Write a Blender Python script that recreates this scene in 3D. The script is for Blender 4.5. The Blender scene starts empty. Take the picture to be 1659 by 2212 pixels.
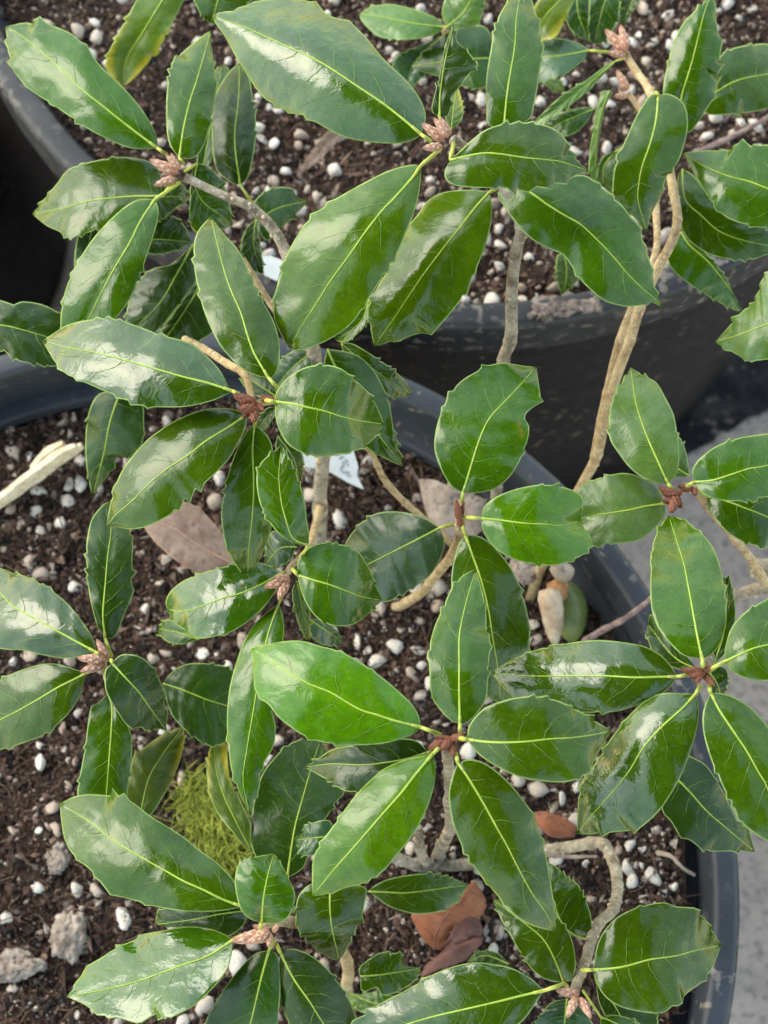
import bpy, bmesh, math, random
import numpy as np
from mathutils import Vector, Matrix, noise, Quaternion

S = bpy.context.scene
C = S.collection
R = math.radians

# ------------------------------------------------------------------ camera, sky, sun, exposure
RIM = 0.28                      # height of the pot rims above the concrete
CAM = Vector((0, 0, RIM + 0.45))
TILT = R(15.2)
FPX = 2212 / 2 / math.tan(R(18))

cam = bpy.data.cameras.new('camera')
cam.sensor_fit = 'VERTICAL'; cam.sensor_height = 36; cam.lens = 18 / math.tan(R(18))
cam.clip_start = 0.01; cam.clip_end = 60
cam.dof.use_dof = True; cam.dof.focus_distance = 0.358; cam.dof.aperture_fstop = 23
co = bpy.data.objects.new('camera', cam); C.objects.link(co)
co.location = CAM; co.rotation_euler = (TILT, 0, 0)
S.camera = co

SUN_EL, SUN_AZ = R(42), R(-60)      # azimuth measured from +Y towards +X
w = bpy.data.worlds.new('World'); S.world = w; w.use_nodes = True
nt = w.node_tree; nt.nodes.clear()
wo = nt.nodes.new('ShaderNodeOutputWorld'); bg = nt.nodes.new('ShaderNodeBackground')
sky = nt.nodes.new('ShaderNodeTexSky'); sky.sky_type = 'NISHITA'; sky.sun_disc = False
sky.sun_elevation = SUN_EL; sky.sun_rotation = SUN_AZ
sky.air_density = 1.6; sky.dust_density = 1.0; sky.ozone_density = 0.5
nt.links.new(sky.outputs[0], bg.inputs[0]); bg.inputs[1].default_value = 0.15
nt.links.new(bg.outputs[0], wo.inputs[0])
sl = bpy.data.lights.new('sun', 'SUN'); sl.energy = 0.55; sl.angle = R(36); sl.color = (.88, .96, 1)
so = bpy.data.objects.new('sun', sl); C.objects.link(so)
sd = Vector((math.sin(SUN_AZ) * math.cos(SUN_EL), math.cos(SUN_AZ) * math.cos(SUN_EL), math.sin(SUN_EL)))
so.rotation_euler = sd.to_track_quat('Z', 'Y').to_euler()
so.location = sd * 3
S.view_settings.view_transform = 'Standard'; S.view_settings.look = 'None'
S.view_settings.exposure = 1.92; S.view_settings.gamma = 1
S.view_settings.use_curve_mapping = False
S.view_settings.use_white_balance = True; S.view_settings.white_balance_temperature = 7500; S.view_settings.white_balance_tint = 10

# ------------------------------------------------------------------ helpers
TILE = dict(A=(0, 0), B=(829.5, 0), C=(0, 737.5), D=(829.5, 737.5), E=(0, 1475), F=(829.5, 1475))
ct, st_ = math.cos(TILT), math.sin(TILT)

def at(x, y, h):
    """point seen at photo position (x, y) that stands h cm above the rim plane"""
    z = RIM + h / 100
    a = (x - 829.5) / FPX; b = -(y - 1106) / FPX
    d = Vector((a, st_ + b * ct, -ct + b * st_))
    return CAM + d * ((CAM.z - z) / -d.z)

def tl(t, x, y):
    o = TILE[t]; return (x / 2 + o[0], y / 2 + o[1])

def proj(p):
    v = p - CAM
    zc = -(v.y * st_ - v.z * ct) * -1
    zc = v.y * st_ - v.z * ct
    return 829.5 + FPX * v.x / zc, 1106 - FPX * (v.y * ct + v.z * st_) / zc

def in_view(p, m=60):
    x, y = proj(p); return -m < x < 1659 + m and -m < y < 2212 + m

def link(name, me, parent=None, label=None, cat=None, group=None, kind=None):
    o = bpy.data.objects.new(name, me); C.objects.link(o)
    if parent: o.parent = parent
    if label: o['label'] = label
    if cat: o['category'] = cat
    if group: o['group'] = group
    if kind: o['kind'] = kind
    return o

def empty(name, loc, label, cat, group=None):
    o = link(name, None, None, label, cat, group); o.location = loc; o.empty_display_size = .01
    return o

def put(o, parent):
    """parent without moving: parents are unrotated empties or sit at the origin"""
    o.parent = parent
    o.matrix_parent_inverse = Matrix.Translation(-Vector(parent.location)) if parent.type == 'EMPTY' else Matrix.Identity(4)
    return o

class MB:
    def __init__(s): s.v = []; s.f = []; s.m = []; s.uv = {}
    def tube(s, pts, rad, n=6, cap=True, mi=0):
        pts = [Vector(p) for p in pts]; k = len(pts)
        if not hasattr(rad, '__len__'): rad = [rad] * k
        t0 = (pts[1] - pts[0]).normalized(); nrm = t0.orthogonal().normalized(); b0 = len(s.v)
        for i, p in enumerate(pts):
            t = (pts[min(i + 1, k - 1)] - pts[max(i - 1, 0)]).normalized()
            nrm = (nrm - t * nrm.dot(t))
            nrm = nrm.normalized() if nrm.length > 1e-9 else t.orthogonal().normalized()
            bi = t.cross(nrm)
            for j in range(n):
                a = 2 * math.pi * j / n
                s.v.append(p + (nrm * math.cos(a) + bi * math.sin(a)) * rad[i])
        for i in range(k - 1):
            for j in range(n):
                a = b0 + i * n + j; b = b0 + i * n + (j + 1) % n
                s.f.append((a, b, b + n, a + n)); s.m.append(mi)
        if cap:
            s.f.append(tuple(b0 + j for j in reversed(range(n)))); s.m.append(mi)
            s.f.append(tuple(b0 + (k - 1) * n + j for j in range(n))); s.m.append(mi)
    def mesh(s, name, mats, smooth=True):
        me = bpy.data.meshes.new(name); me.from_pydata([tuple(v) for v in s.v], [], s.f)
        for m in mats: me.materials.append(m)
        me.polygons.foreach_set('material_index', s.m if len(s.m) == len(s.f) else [0] * len(s.f))
        me.polygons.foreach_set('use_smooth', [smooth] * len(s.f))
        me.update(); return me

def catmull(pts, per=8):
    pts = [np.array(p, float) for p in pts]
    if len(pts) < 3:
        return [pts[0] + (pts[-1] - pts[0]) * i / per for i in range(per + 1)]
    out = []; n = len(pts)
    for i in range(n - 1):
        p0 = pts[i - 1] if i else 2 * pts[0] - pts[1]
        p1, p2 = pts[i], pts[i + 1]
        p3 = pts[i + 2] if i + 2 < n else 2 * pts[-1] - pts[-2]
        for j in range(per):
            t = j / per
            out.append(.5 * ((2 * p1) + (-p0 + p2) * t + (2 * p0 - 5 * p1 + 4 * p2 - p3) * t * t + (-p0 + 3 * p1 - 3 * p2 + p3) * t ** 3))
    out.append(pts[-1]); return out

def resample(poly, n, keep=()):
    poly = np.array(poly); d = np.r_[0, np.cumsum(np.linalg.norm(np.diff(poly, axis=0), axis=1))]; L = d[-1]
    s = np.linspace(0, L, n + 1)
    for k in keep:
        i = np.argmin(np.linalg.norm(poly - np.array(k), axis=1))
        j = int(np.clip(np.argmin(abs(s - d[i])), 1, n - 1)); s[j] = d[i]
    return np.stack([np.interp(s, d, poly[:, c]) for c in range(poly.shape[1])], 1)

# ------------------------------------------------------------------ materials
class NT:
    def __init__(s, name):
        s.m = bpy.data.materials.new(name); s.m.use_nodes = True; s.t = s.m.node_tree; s.t.nodes.clear()
        s.out = s.n('OutputMaterial')
    def n(s, typ, **k):
        q = s.t.nodes.new('ShaderNode' + typ)
        for a, v in k.items():
            if a == 'i':
                for kk, vv in v.items():
                    if isinstance(vv, bpy.types.NodeSocket): s.t.links.new(vv, q.inputs[kk])
                    else: q.inputs[kk].default_value = vv
            else: setattr(q, a, v)
        return q
    def l(s, a, b): s.t.links.new(a, b)
    def noise(s, vec, scale, detail=4, rough=.6, dist=0):
        return s.n('TexNoise', i={'Vector': vec, 'Scale': scale, 'Detail': detail, 'Roughness': rough, 'Distortion': dist}).outputs['Fac']
    def ramp(s, fac, stops):
        q = s.n('ValToRGB', i={'Fac': fac}); e = q.color_ramp.elements
        while len(e) < len(stops): e.new(.5)
        for k, (p, c) in enumerate(stops):
            e[k].position = p; e[k].color = (c, c, c, 1) if not hasattr(c, '__len__') else (*c, 1)
        return q.outputs['Color']
    def mix(s, fac, a, b, typ='MIX'):
        q = s.n('Mix', data_type='RGBA', blend_type=typ)
        for k, v in ((0, fac), (6, a), (7, b)):
            if isinstance(v, bpy.types.NodeSocket): s.l(v, q.inputs[k])
            elif k == 0: q.inputs[0].default_value = v
            else: q.inputs[k].default_value = (*v, 1)
        return q.outputs[2]
    def math(s, op, a, b=0.0, c=0.0):
        q = s.n('Math', operation=op)
        for k, v in ((0, a), (1, b), (2, c)):
            if isinstance(v, bpy.types.NodeSocket): s.l(v, q.inputs[k])
            else: q.inputs[k].default_value = v
        return q.outputs[0]
    def bump(s, h, strength, dist, nrm=None):
        q = s.n('Bump', i={'Height': h, 'Strength': strength, 'Distance': dist})
        if nrm: s.l(nrm, q.inputs['Normal'])
        return q.outputs[0]
    def bsdf(s, col, rough, nrm=None, spec=.5, coat=0, croug=.1, **kw):
        b = s.n('BsdfPrincipled')
        for k, v in (('Base Color', col), ('Roughness', rough), ('Specular IOR Level', spec), ('Coat Weight', coat), ('Coat Roughness', croug)):
            if isinstance(v, bpy.types.NodeSocket): s.l(v, b.inputs[k])
            else: b.inputs[k].default_value = (*v, 1) if hasattr(v, '__len__') else v
        if nrm: s.l(nrm, b.inputs['Normal'])
        return b.outputs[0]
    def done(s, sh): s.l(sh, s.out.inputs[0]); return s.m

def leaf_mat(name, dark, mid, yellow=None, rough=(.11, .20), dull=0.0, wet=1.0):
    q = NT(name)
    tc = q.n('TexCoord'); ob = tc.outputs['Object']
    uv = q.n('UVMap', uv_map='UVMap').outputs[0]
    sep = q.n('SeparateXYZ', i={0: uv}); u = sep.outputs[0]
    av = q.math('ABSOLUTE', q.math('SUBTRACT', sep.outputs[1], .5)); av = q.math('MULTIPLY', av, 2)
    rnd = q.n('ObjectInfo').outputs['Random']
    n1 = q.noise(ob, 55, 3); n2 = q.noise(ob, 420, 5); n3 = q.noise(ob, 1500, 2)
    col = q.mix(q.ramp(n1, [(.3, 0), (.7, 1)]), dark, mid)
    col = q.mix(q.math('MULTIPLY', q.ramp(n2, [(.4, 0), (.75, 1)]), .35), col, tuple(min(1, c * 1.7) for c in mid))
    col = q.mix(q.math('MULTIPLY', q.ramp(n3, [(.28, 1), (.42, 0)]), .45), col, tuple(c * .45 for c in dark))
    # paler tissue along the midrib
    col = q.mix(q.math('MULTIPLY', q.ramp(av, [(0, 1), (.14, 0)]), .35), col, (mid[0] * 2.2, mid[1] * 1.8, mid[2] * 1.2))
    hv = q.n('HueSaturation', i={'Hue': q.math('MULTIPLY_ADD', rnd, .022, .489), 'Saturation': 1.0, 'Value': q.math('MULTIPLY_ADD', rnd, .4, .8), 'Color': col})
    col = hv.outputs[0]
    if yellow:
        f = q.math('MULTIPLY', av, q.math('MULTIPLY_ADD', u, .9, .25)); f = q.math('ADD', f, q.math('MULTIPLY_ADD', n1, .7, -.45))
        col = q.mix(q.ramp(f, [(.42, 0), (.85, 1)]), col, yellow)
    # rare brown specks
    vo = q.n('TexVoronoi', i={'Vector': ob, 'Scale': 130.0}); sp = q.ramp(vo.outputs['Distance'], [(.03, 1), (.07, 0)])
    sp = q.math('MULTIPLY', sp, q.ramp(q.noise(ob, 30, 1), [(.53, 0), (.6, 1)]))
    col = q.mix(q.math('MULTIPLY', sp, .8), col, (.06, .045, .015))
    bl = q.math('MULTIPLY', q.ramp(q.noise(ob, 95, 4, .6, .8), [(.69, 0), (.74, 1)]), q.ramp(av, [(.25, .15), (.8, 1)]))
    col = q.mix(q.math('MULTIPLY', bl, .75), col, (.15, .115, .02))
    # faint dusty film and dried water spots
    ds = q.ramp(q.noise(ob, 900, 4, .7, .6), [(.56, 0), (.72, 1)])
    ds = q.math('MULTIPLY', ds, q.math('MULTIPLY_ADD', q.noise(ob, 70, 2), .5, -.08))
    col = q.mix(ds, col, (.24, .30, .17))
    # relief: quilting between the side veins, leathery grain, fine pits
    wr = q.n('TexNoise', i={'Vector': ob, 'Scale': 300.0, 'Detail': 3.0, 'Roughness': .55, 'Distortion': 1.2}).outputs['Fac']
    b = q.bump(q.noise(ob, 75, 2), .20 * wet, .0022)
    b = q.bump(wr, .16 * wet, .0006, b)
    b = q.bump(n3, .10, .00022, b)
    rg = q.math('MULTIPLY_ADD', q.ramp(q.noise(ob, 45, 3), [(.35, 0), (.65, 1)]), rough[1] - rough[0], rough[0])
    sh = q.bsdf(col, rg, b, (.74 if wet > 1 else .46) - dull)
    tr = q.n('BsdfTranslucent', i={'Color': q.mix(.5, col, (.22, .34, .015)), 'Normal': b})
    mx = q.n('MixShader', i={0: .14, 1: sh, 2: tr.outputs[0]})
    return q.done(mx.outputs[0])

def plain_mat(name, a, b, scale, rough=.6, bump=.3, bdist=.001, spec=.4, stops=(.35, .65), trans=None, third=None):
    q = NT(name); ob = q.n('TexCoord').outputs['Object']
    n = q.noise(ob, scale, 6); col = q.mix(q.ramp(n, [(stops[0], 0), (stops[1], 1)]), a, b)
    if third:
        col = q.mix(q.ramp(q.noise(ob, scale * 3.1, 4), [(.55, 0), (.7, 1)]), col, third)
    nr = q.bump(q.noise(ob, scale * 2.2, 6), bump, bdist)
    sh = q.bsdf(col, rough, nr, spec)
    if trans:
        t = q.n('BsdfTranslucent', i={'Color': (*trans, 1)}); sh = q.n('MixShader', i={0: .25, 1: sh, 2: t.outputs[0]}).outputs[0]
    return q.done(sh)

M = {}
M['n'] = leaf_mat('leaf_green', (.024, .064, .0012), (.042, .102, .0022))
M['g'] = leaf_mat('leaf_bright_green', (.036, .100, .0014), (.064, .156, .003))
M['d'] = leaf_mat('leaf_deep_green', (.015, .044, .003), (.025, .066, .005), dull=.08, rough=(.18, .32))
M['b'] = leaf_mat('leaf_bluish_green', (.026, .068, .022), (.042, .092, .034), rough=(.16, .3))
M['p'] = leaf_mat('leaf_pale_green', (.050, .120, .020), (.080, .165, .028), rough=(.2, .34))
M['w'] = leaf_mat('leaf_wet_green', (.020, .060, .0016), (.036, .096, .003), rough=(.06, .14), wet=1.3)
M['y'] = leaf_mat('leaf_yellowing', (.045, .090, .004), (.090, .145, .006), yellow=(.46, .36, .02), rough=(.26, .4))
M['margin'] = plain_mat('leaf_margin', (.24, .34, .10), (.13, .22, .04), 300, .5, .1)
M['vein'] = plain_mat('leaf_vein', (.34, .46, .07), (.24, .36, .04), 300, .45, .1)
M['sidevein'] = plain_mat('leaf_side_vein', (.16, .27, .04), (.10, .20, .02), 300, .4, .1)
M['petiole'] = plain_mat('leaf_stalk', (.42, .44, .08), (.30, .38, .07), 300, .5, .1)
M['bark'] = plain_mat('bark_tan', (.28, .19, .095), (.54, .41, .23), 330, .75, .7, .0008, .25, third=(.58, .50, .36))
M['bark2'] = plain_mat('bark_grey', (.17, .135, .09), (.44, .385, .29), 260, .8, 1.0, .0012, .2, third=(.52, .50, .44))
M['bark3'] = plain_mat('twig_dead', (.16, .10, .10), (.34, .25, .22), 400, .85, .9, .0008, .2)
M['bud'] = plain_mat('bud_scales', (.40, .175, .115), (.56, .31, .215), 900, .6, .4, .0003, .3, third=(.54, .40, .28))
M['bud2'] = plain_mat('bud_scales_dark', (.13, .034, .018), (.30, .105, .055), 700, .5, .4, .0003, .35)
M['bud_tip'] = plain_mat('bud_scale_edges', (.66, .46, .34), (.54, .34, .24), 700, .6, .2)
M['bud2_tip'] = plain_mat('bud_scale_edges_dark', (.20, .085, .05), (.13, .04, .022), 700, .6, .2)
M['scar'] = plain_mat('leaf_scar', (.62, .50, .38), (.44, .32, .2), 500, .8, .3)

# ------------------------------------------------------------------ the setting: concrete
q = NT('concrete'); ob = q.n('TexCoord').outputs['Object']
c = q.mix(q.ramp(q.noise(ob, 14, 6), [(.3, 0), (.7, 1)]), (.60, .465, .385), (.74, .59, .495))
c = q.mix(q.ramp(q.noise(ob, 260, 4), [(.5, 0), (.72, 1)]), c, (.20, .18, .165))
c = q.mix(q.ramp(q.noise(ob, 620, 3), [(.6, 0), (.75, 1)]), c, (.66, .55, .47))
c = q.mix(q.math('MULTIPLY', q.ramp(q.noise(ob, 38, 5, .7), [(.48, 0), (.7, 1)]), .5), c, (.24, .20, .18))
M['concrete'] = q.done(q.bsdf(c, .85, q.bump(q.noise(ob, 350, 6), .5, .0015), .3))
bm = bmesh.new(); bmesh.ops.create_grid(bm, x_segments=2, y_segments=2, size=20)
me = bpy.data.meshes.new('ground'); bm.to_mesh(me); bm.free(); me.materials.append(M['concrete'])
link('ground', me, label='pale grey concrete paving under the pots', kind='structure')

# black ground cloth under the back pots, splashed with soil
q = NT('ground_cloth'); ob = q.n('NewGeometry').outputs['Position']
c = q.mix(q.ramp(q.noise(ob, 60, 5), [(.35, 0), (.7, 1)]), (.010, .0105, .013), (.024, .024, .027))
spk = q.math('MULTIPLY', q.ramp(q.noise(ob, 190, 3, .5), [(.60, 0), (.68, 1)]), q.ramp(q.noise(ob, 25, 3), [(.35, .15), (.65, 1)]))
c = q.mix(spk, c, (.38, .27, .22)); c = q.mix(q.math('MULTIPLY', q.ramp(q.noise(ob, 45, 6, .7), [(.45, 0), (.8, 1)]), .35), c, (.26, .21, .185))
M['cloth'] = q.done(q.bsdf(c, .8, q.bump(q.noise(ob, 300, 4), .5, .001), .2))
b = MB(); edge = []
for k, (x, y) in enumerate(catmull([(900, 1160), (1200, 1150), (1330, 1100), (1440, 1015), (1540, 950), (1660, 885), (1800, 830), (2000, 790)], 6)):
    edge.append(at(x + 14 * noise.noise(Vector((k * .7, 0, 0))), y + 14 * noise.noise(Vector((k * .7, 5, 0))), -27.9))
far = [Vector((e.x * 1.3, 1.1, e.z)) for e in edge]
nE = len(edge)
b.v = edge + far + [v - Vector((0, 0, .0008)) for v in edge + far]
for k in range(nE - 1):
    b.f += [(k, k + 1, nE + k + 1, nE + k), (2 * nE + k, 3 * nE + k, 3 * nE + k + 1, 2 * nE + k + 1), (k, 2 * nE + k, 2 * nE + k + 1, k + 1)]
b.m = [0] * len(b.f)
link('ground_cloth', b.mesh('ground_cloth', [M['cloth']], False), None, 'black ground cloth flecked with soil behind the tan stems', 'ground cloth')

# added unseen panel overhead: puts the dark reflection into the glossy leaves
M['dark_panel'] = plain_mat('added_dark_panel', (.020, .020, .018), (.034, .033, .030), 6, .9, .2)
bm = bmesh.new(); bmesh.ops.create_cube(bm, size=1)
for v in bm.verts: v.co = Vector((.05 + v.co.x * 1.95, -.80 + v.co.y * 3.6, 2.35 + v.co.z * .05))
me = bpy.data.meshes.new('added_dark_panel'); bm.to_mesh(me); bm.free(); me.materials.append(M['dark_panel'])
link('added_dark_panel', me, None, 'added dark panel overhead, out of view, making the dark reflection in the glossy leaves', kind='structure')

# ------------------------------------------------------------------ pots
def pot_mat(name, dust, dustcol, a=(.0035, .0038, .005), b=(.008, .0085, .011), sp_=.2):
    q = NT(name); g = q.n('NewGeometry'); P = g.outputs['Position']
    n = q.noise(P, 35, 5); col = q.mix(q.ramp(n, [(.35, 0), (.7, 1)]), a, b)
    # splashed soil: specks and smears
    sp = q.ramp(q.noise(P, 260, 3, .5), [(.63 - dust * .1, 0), (.70 - dust * .1, 1)])
    big = q.ramp(q.noise(P, 22, 4), [(.42, 0), (.66, 1)])
    f = q.math('MULTIPLY', sp, q.math('MULTIPLY_ADD', big, .8, .12))
    col = q.mix(q.math('MULTIPLY', f, .8), col, dustcol)
    film = q.math('MULTIPLY', q.ramp(q.noise(P, 60, 6, .7), [(.5, 0), (.8, 1)]), dust * .22)
    col = q.mix(film, col, (.22, .20, .18))
    r = q.math('MULTIPLY_ADD', q.noise(P, 90, 4), .25, .38)
    nr = q.bump(q.noise(P, 500, 3), .12, .0004)
    return q.done(q.bsdf(col, r, nr, sp_))
M['pot'] = pot_mat('pot_plastic', .15, (.30, .25, .21))
M['pot2'] = pot_mat('pot_plastic_dusty', .22, (.40, .30, .25))
M['rimdust'] = pot_mat('pot_rim_dusty', .8, (.34, .28, .23), (.014, .015, .018), (.030, .031, .033), .4)
M['rimworn_sky'] = pot_mat('pot_rim_worn_sky_sheen', .2, (.30, .26, .22), (.024, .028, .036), (.042, .048, .058), .45)  # worn film, plus sky reflection put into the lighter base colour

def lathe(profile, cx, cy, seg=160):
    b = MB()
    for r, z in profile:
        for j in range(seg):
            a = 2 * math.pi * j / seg; b.v.append((cx + r * math.cos(a), cy + r * math.sin(a), z))
    for i in range(len(profile) - 1):
        for j in range(seg):
            k = (j + 1) % seg
            b.f.append((i * seg + j, i * seg + k, (i + 1) * seg + k, (i + 1) * seg + j)); b.m.append(0)
    return b

def arcp(cx, cz, r, a0, a1, n=5):
    return [(cx + r * math.cos(R(a0 + (a1 - a0) * i / n)), cz + r * math.sin(R(a0 + (a1 - a0) * i / n))) for i in range(n + 1)]

def pot(cx, cy, ro, ri, led_r, led_d, lip_h, label, mwall, mrim, base_r):
    t = empty('plastic_pot', (cx, cy, 0), label, 'pot')
    z = RIM
    rim = [(ri - .0012, z - led_d), (ri - .0004, z - .004)] + arcp(ri + .002, z - .002, .002, 180, 90) + arcp(ro - .0025, z - .0025, .0025, 90, 0) + [(ro, z - lip_h + .002)] + arcp(ro - .001, z - lip_h + .001, .001, 0, -90, 2) + [(ro - .006, z - lip_h)]
    put(link('rim', lathe(rim, cx, cy).mesh('rim', [mrim])), t)
    led = [(led_r - .0012, z - led_d - .004)] + arcp(led_r + .001, z - led_d - .0015, .0015, 180, 90, 3) + [(ri - .001, z - led_d)]
    put(link('inner_ledge', lathe(led, cx, cy).mesh('inner_ledge', [mrim])), t)
    wall = [(led_r - .0013, z - led_d - .0035), (led_r - .004, z - .09), (base_r - .004, .004), (.001, .004), (.001, .0008), (base_r - .003, .0008), (base_r, .004),
            (ro - .0075, z - lip_h - .001), (ro - .006, z - lip_h - .0002)]
    put(link('wall', lathe(wall, cx, cy).mesh('wall', [mwall])), t)
    return t
P1 = (-.0639, .018); P2 = (.0264, .3565)
pot(*P1, .1632, .1555, .1493, .0188, .030, 'black plastic pot in front, full of oak seedlings and soil', M['pot'], M['rimworn_sky'], .128)
pot2 = pot(*P2, .1762, .1672, .160, .016, .021, 'dusty black plastic pot behind, its rim crusted with soil', M['pot2'], M['rimdust'], .164)
pot(-.296, .348, .1450, .1373, .131, .0188, .030, 'added black plastic pot whose dark wall darkens the gap at the left', M['pot'], M['pot'], .138)  # added pot: blocks sky and bare concrete so the gap stays dark
P3 = (-.296, .348); P4 = (.42, .03)
pot(*P4, .1450, .1373, .131, .0188, .030, 'black plastic pot beyond the right edge, holding the seedling with the thick grey branch', M['pot'], M['rimworn_sky'], .130)
# drainage slots moulded inside the back pot's rim
for a0 in (226.5, 231.0):
    b = MB(); pts = []
    for k in range(9):
        a = R(a0 + k * .42); pts.append((P2[0] + .1655 * math.cos(a), P2[1] + .1655 * math.sin(a), RIM - .0035))
    b.tube(pts, .0016, 6)
    qm = M.get('slot') or plain_mat('rim_slot', (.004, .004, .005), (.006, .006, .007), 100, .8); M['slot'] = qm
    put(link('rim_slot', b.mesh('rim_slot', [qm])), pot2)

# ------------------------------------------------------------------ soil
def soil_h1(x, y):
    dx, dy = x - P1[0], y - P1[1]
    s = max(0, min(1, (dx * .9 - dy * .5 + .01) / .13))
    h = -.0245 + .012 * s * s
    v = Vector((x, y, 0))
    return RIM + h + .0035 * noise.noise(v * 28) + .0022 * noise.noise(v * 75) + .0012 * noise.noise(v * 210)
def soil_h2(x, y):
    v = Vector((x, y, 3.3)); return RIM - .016 + .003 * noise.noise(v * 28) + .002 * noise.noise(v * 80) + .0012 * noise.noise(v * 210)

q = NT('potting_soil'); ob = q.n('NewGeometry').outputs['Position']
c = q.mix(q.ramp(q.noise(ob, 180, 6, .7), [(.3, 0), (.7, 1)]), (.022, .0125, .0085), (.092, .054, .036))
c = q.mix(q.ramp(q.noise(ob, 520, 4), [(.58, 0), (.68, 1)]), c, (.13, .070, .045))
c = q.mix(q.ramp(q.noise(ob, 900, 3), [(.66, 0), (.74, 1)]), c, (.30, .22, .17))
nr = q.bump(q.noise(ob, 650, 6, .7), 1.0, .0022); nr = q.bump(q.noise(ob, 200, 5), .8, .003, nr)
M['soil'] = q.done(q.bsdf(c, .85, nr, .3))
q = NT('soil_crumbs'); ca = q.n('VertexColor', layer_name='Col').outputs[0]; ob = q.n('NewGeometry').outputs['Position']
c = q.mix(q.math('MULTIPLY', q.noise(ob, 1200, 3), .7), ca, (.01, .006, .004))
M['crumb'] = q.done(q.bsdf(c, .85, q.bump(q.noise(ob, 1800, 3), .6, .0004), .3))
q = NT('perlite'); ob = q.n('TexCoord').outputs['Object']; rn = q.n('ObjectInfo').outputs['Random']; pos = q.n('NewGeometry').outputs['Position']
c = q.mix(q.math('POWER', rn, 1.2), (.72, .66, .57), (.40, .29, .21))
c = q.mix(q.ramp(q.noise(pos, 330, 4), [(.56, 0), (.72, 1)]), c, (.40, .30, .22))
c = q.mix(q.ramp(q.noise(pos, 1500, 3), [(.60, 0), (.72, 1)]), c, (.34, .27, .21))
M['perlite'] = q.done(q.bsdf(c, .8, q.bump(q.noise(pos, 1100, 5), .9, .0007), .3))

rng = random.Random(7); nrg = np.random.default_rng(5)
def soil_disc(name, cx, cy, rad, hf, label, step=.0019):
    n = int(rad / step); b = MB(); idx = {}
    for i in range(-n, n + 1):
        for j in range(-n, n + 1):
            x, y = i * step, j * step
            if x * x + y * y <= rad * rad:
                idx[i, j] = len(b.v); b.v.append((cx + x, cy + y, hf(cx + x, cy + y)))
    for (i, j), a in idx.items():
        o = [idx.get((i + 1, j)), idx.get((i + 1, j + 1)), idx.get((i, j + 1))]
        if None not in o: b.f.append((a, *o)); b.m.append(0)
    return link(name, b.mesh(name, [M['soil']]), label=label, kind='structure')
soil1 = soil_disc('potting_soil', *P1, .1515, soil_h1, 'dark peaty potting soil flecked with white perlite in the front pot')
def soil_h3(x, y):
    v = Vector((x, y, 7.7)); return RIM - .024 + .003 * noise.noise(v * 28) + .0015 * noise.noise(v * 90)
soil_disc('potting_soil', *P3, .134, soil_h3, 'dark potting soil in the black pot at the left', .004)
soil_disc('potting_soil', *P4, .134, soil_h3, 'dark potting soil in the black pot beyond the right edge', .004)
soil2 = soil_disc('potting_soil', *P2, .1650, soil_h2, 'dark potting soil thick with white perlite in the back pot')

def rand_in(cx, cy, rad, m=50):
    while True:
        a = rng.random() * 2 * math.pi; r = rad * math.sqrt(rng.random())
        x, y = cx + r * math.cos(a), cy + r * math.sin(a)
        if in_view(Vector((x, y, RIM - .02)), m): return x, y

def crumbs(parent, cx, cy, rad, hf, n, nf):
    V, F, COL = [], [], []
    pal = [(.016, .010, .008)] * 4 + [(.045, .026, .019)] * 5 + [(.085, .048, .033)] * 5 + [(.14, .080, .055)] * 3 + [(.22, .14, .10)] * 2 + [(.36, .29, .24)] * 2
    octa = np.array([(1, 0, 0), (-1, 0, 0), (0, 1, 0), (0, -1, 0), (0, 0, 1), (0, 0, -1)], float)
    of = [(0, 2, 4), (2, 1, 4), (1, 3, 4), (3, 0, 4), (2, 0, 5), (1, 2, 5), (3, 1, 5), (0, 3, 5)]
    for _ in range(n):
        x, y = rand_in(cx, cy, rad, 220); z = hf(x, y)
        s = .00045 + .0012 * rng.random() ** 2.6
        k = octa * s * nrg.uniform(.55, 1.35, (6, 1)) * nrg.uniform(.5, 1.5, 3)
        if rng.random() < .22: k[:, 0] *= 2.6; k[:, 1:] *= .55
        qn = Quaternion((rng.gauss(0, 1), rng.gauss(0, 1), rng.gauss(0, 1), rng.gauss(0, 1))).normalized().to_matrix()
        k = k @ np.array(qn).T + np.array((x, y, z + s * .35))
        b0 = len(V); V.extend(map(tuple, k)); F.extend(tuple(b0 + i for i in f) for f in of)
        c = rng.choice(pal); jit = rng.uniform(.5, 1.75); c = tuple(ci * jit for ci in c); COL.extend([c] * 6)
    mb = MB()
    for _ in range(nf):
        x, y = rand_in(cx, cy, rad, 120); z = hf(x, y) + .0008; a = rng.random() * 6.28; L = rng.uniform(.003, .011); pts = []
        p = Vector((x, y, z))
        for k in range(6):
            pts.append(p.copy()); a += rng.uniform(-.7, .7)
            p = p + Vector((math.cos(a), math.sin(a), rng.uniform(-.35, .45))) * L / 5
        b1 = len(mb.v); mb.tube(pts, [.00016] * 5 + [.00006], 3, False)
        c = rng.choice([(.10, .05, .03), (.16, .08, .05), (.06, .03, .02), (.22, .14, .09)]); COL2 = [c] * (len(mb.v) - b1)
        mb.uv.setdefault('c', []).extend(COL2)
    b0 = len(V); V.extend(tuple(v) for v in mb.v); F.extend(tuple(b0 + i for i in f) for f in mb.f); COL.extend(mb.uv.get('c', []))
    me = bpy.data.meshes.new('soil_crumbs'); me.from_pydata(V, [], F); me.materials.append(M['crumb'])
    at_ = me.color_attributes.new('Col', 'FLOAT_COLOR', 'POINT')
    at_.data.foreach_set('color', np.c_[np.array(COL), np.ones(len(COL))].astype(np.float32).ravel())
    put(link('soil_crumbs', me, kind='stuff'), parent)
crumbs(soil1, *P1, .149, soil_h1, 36000, 4600)
crumbs(soil2, *P2, .163, soil_h2, 16000, 1500)

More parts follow.
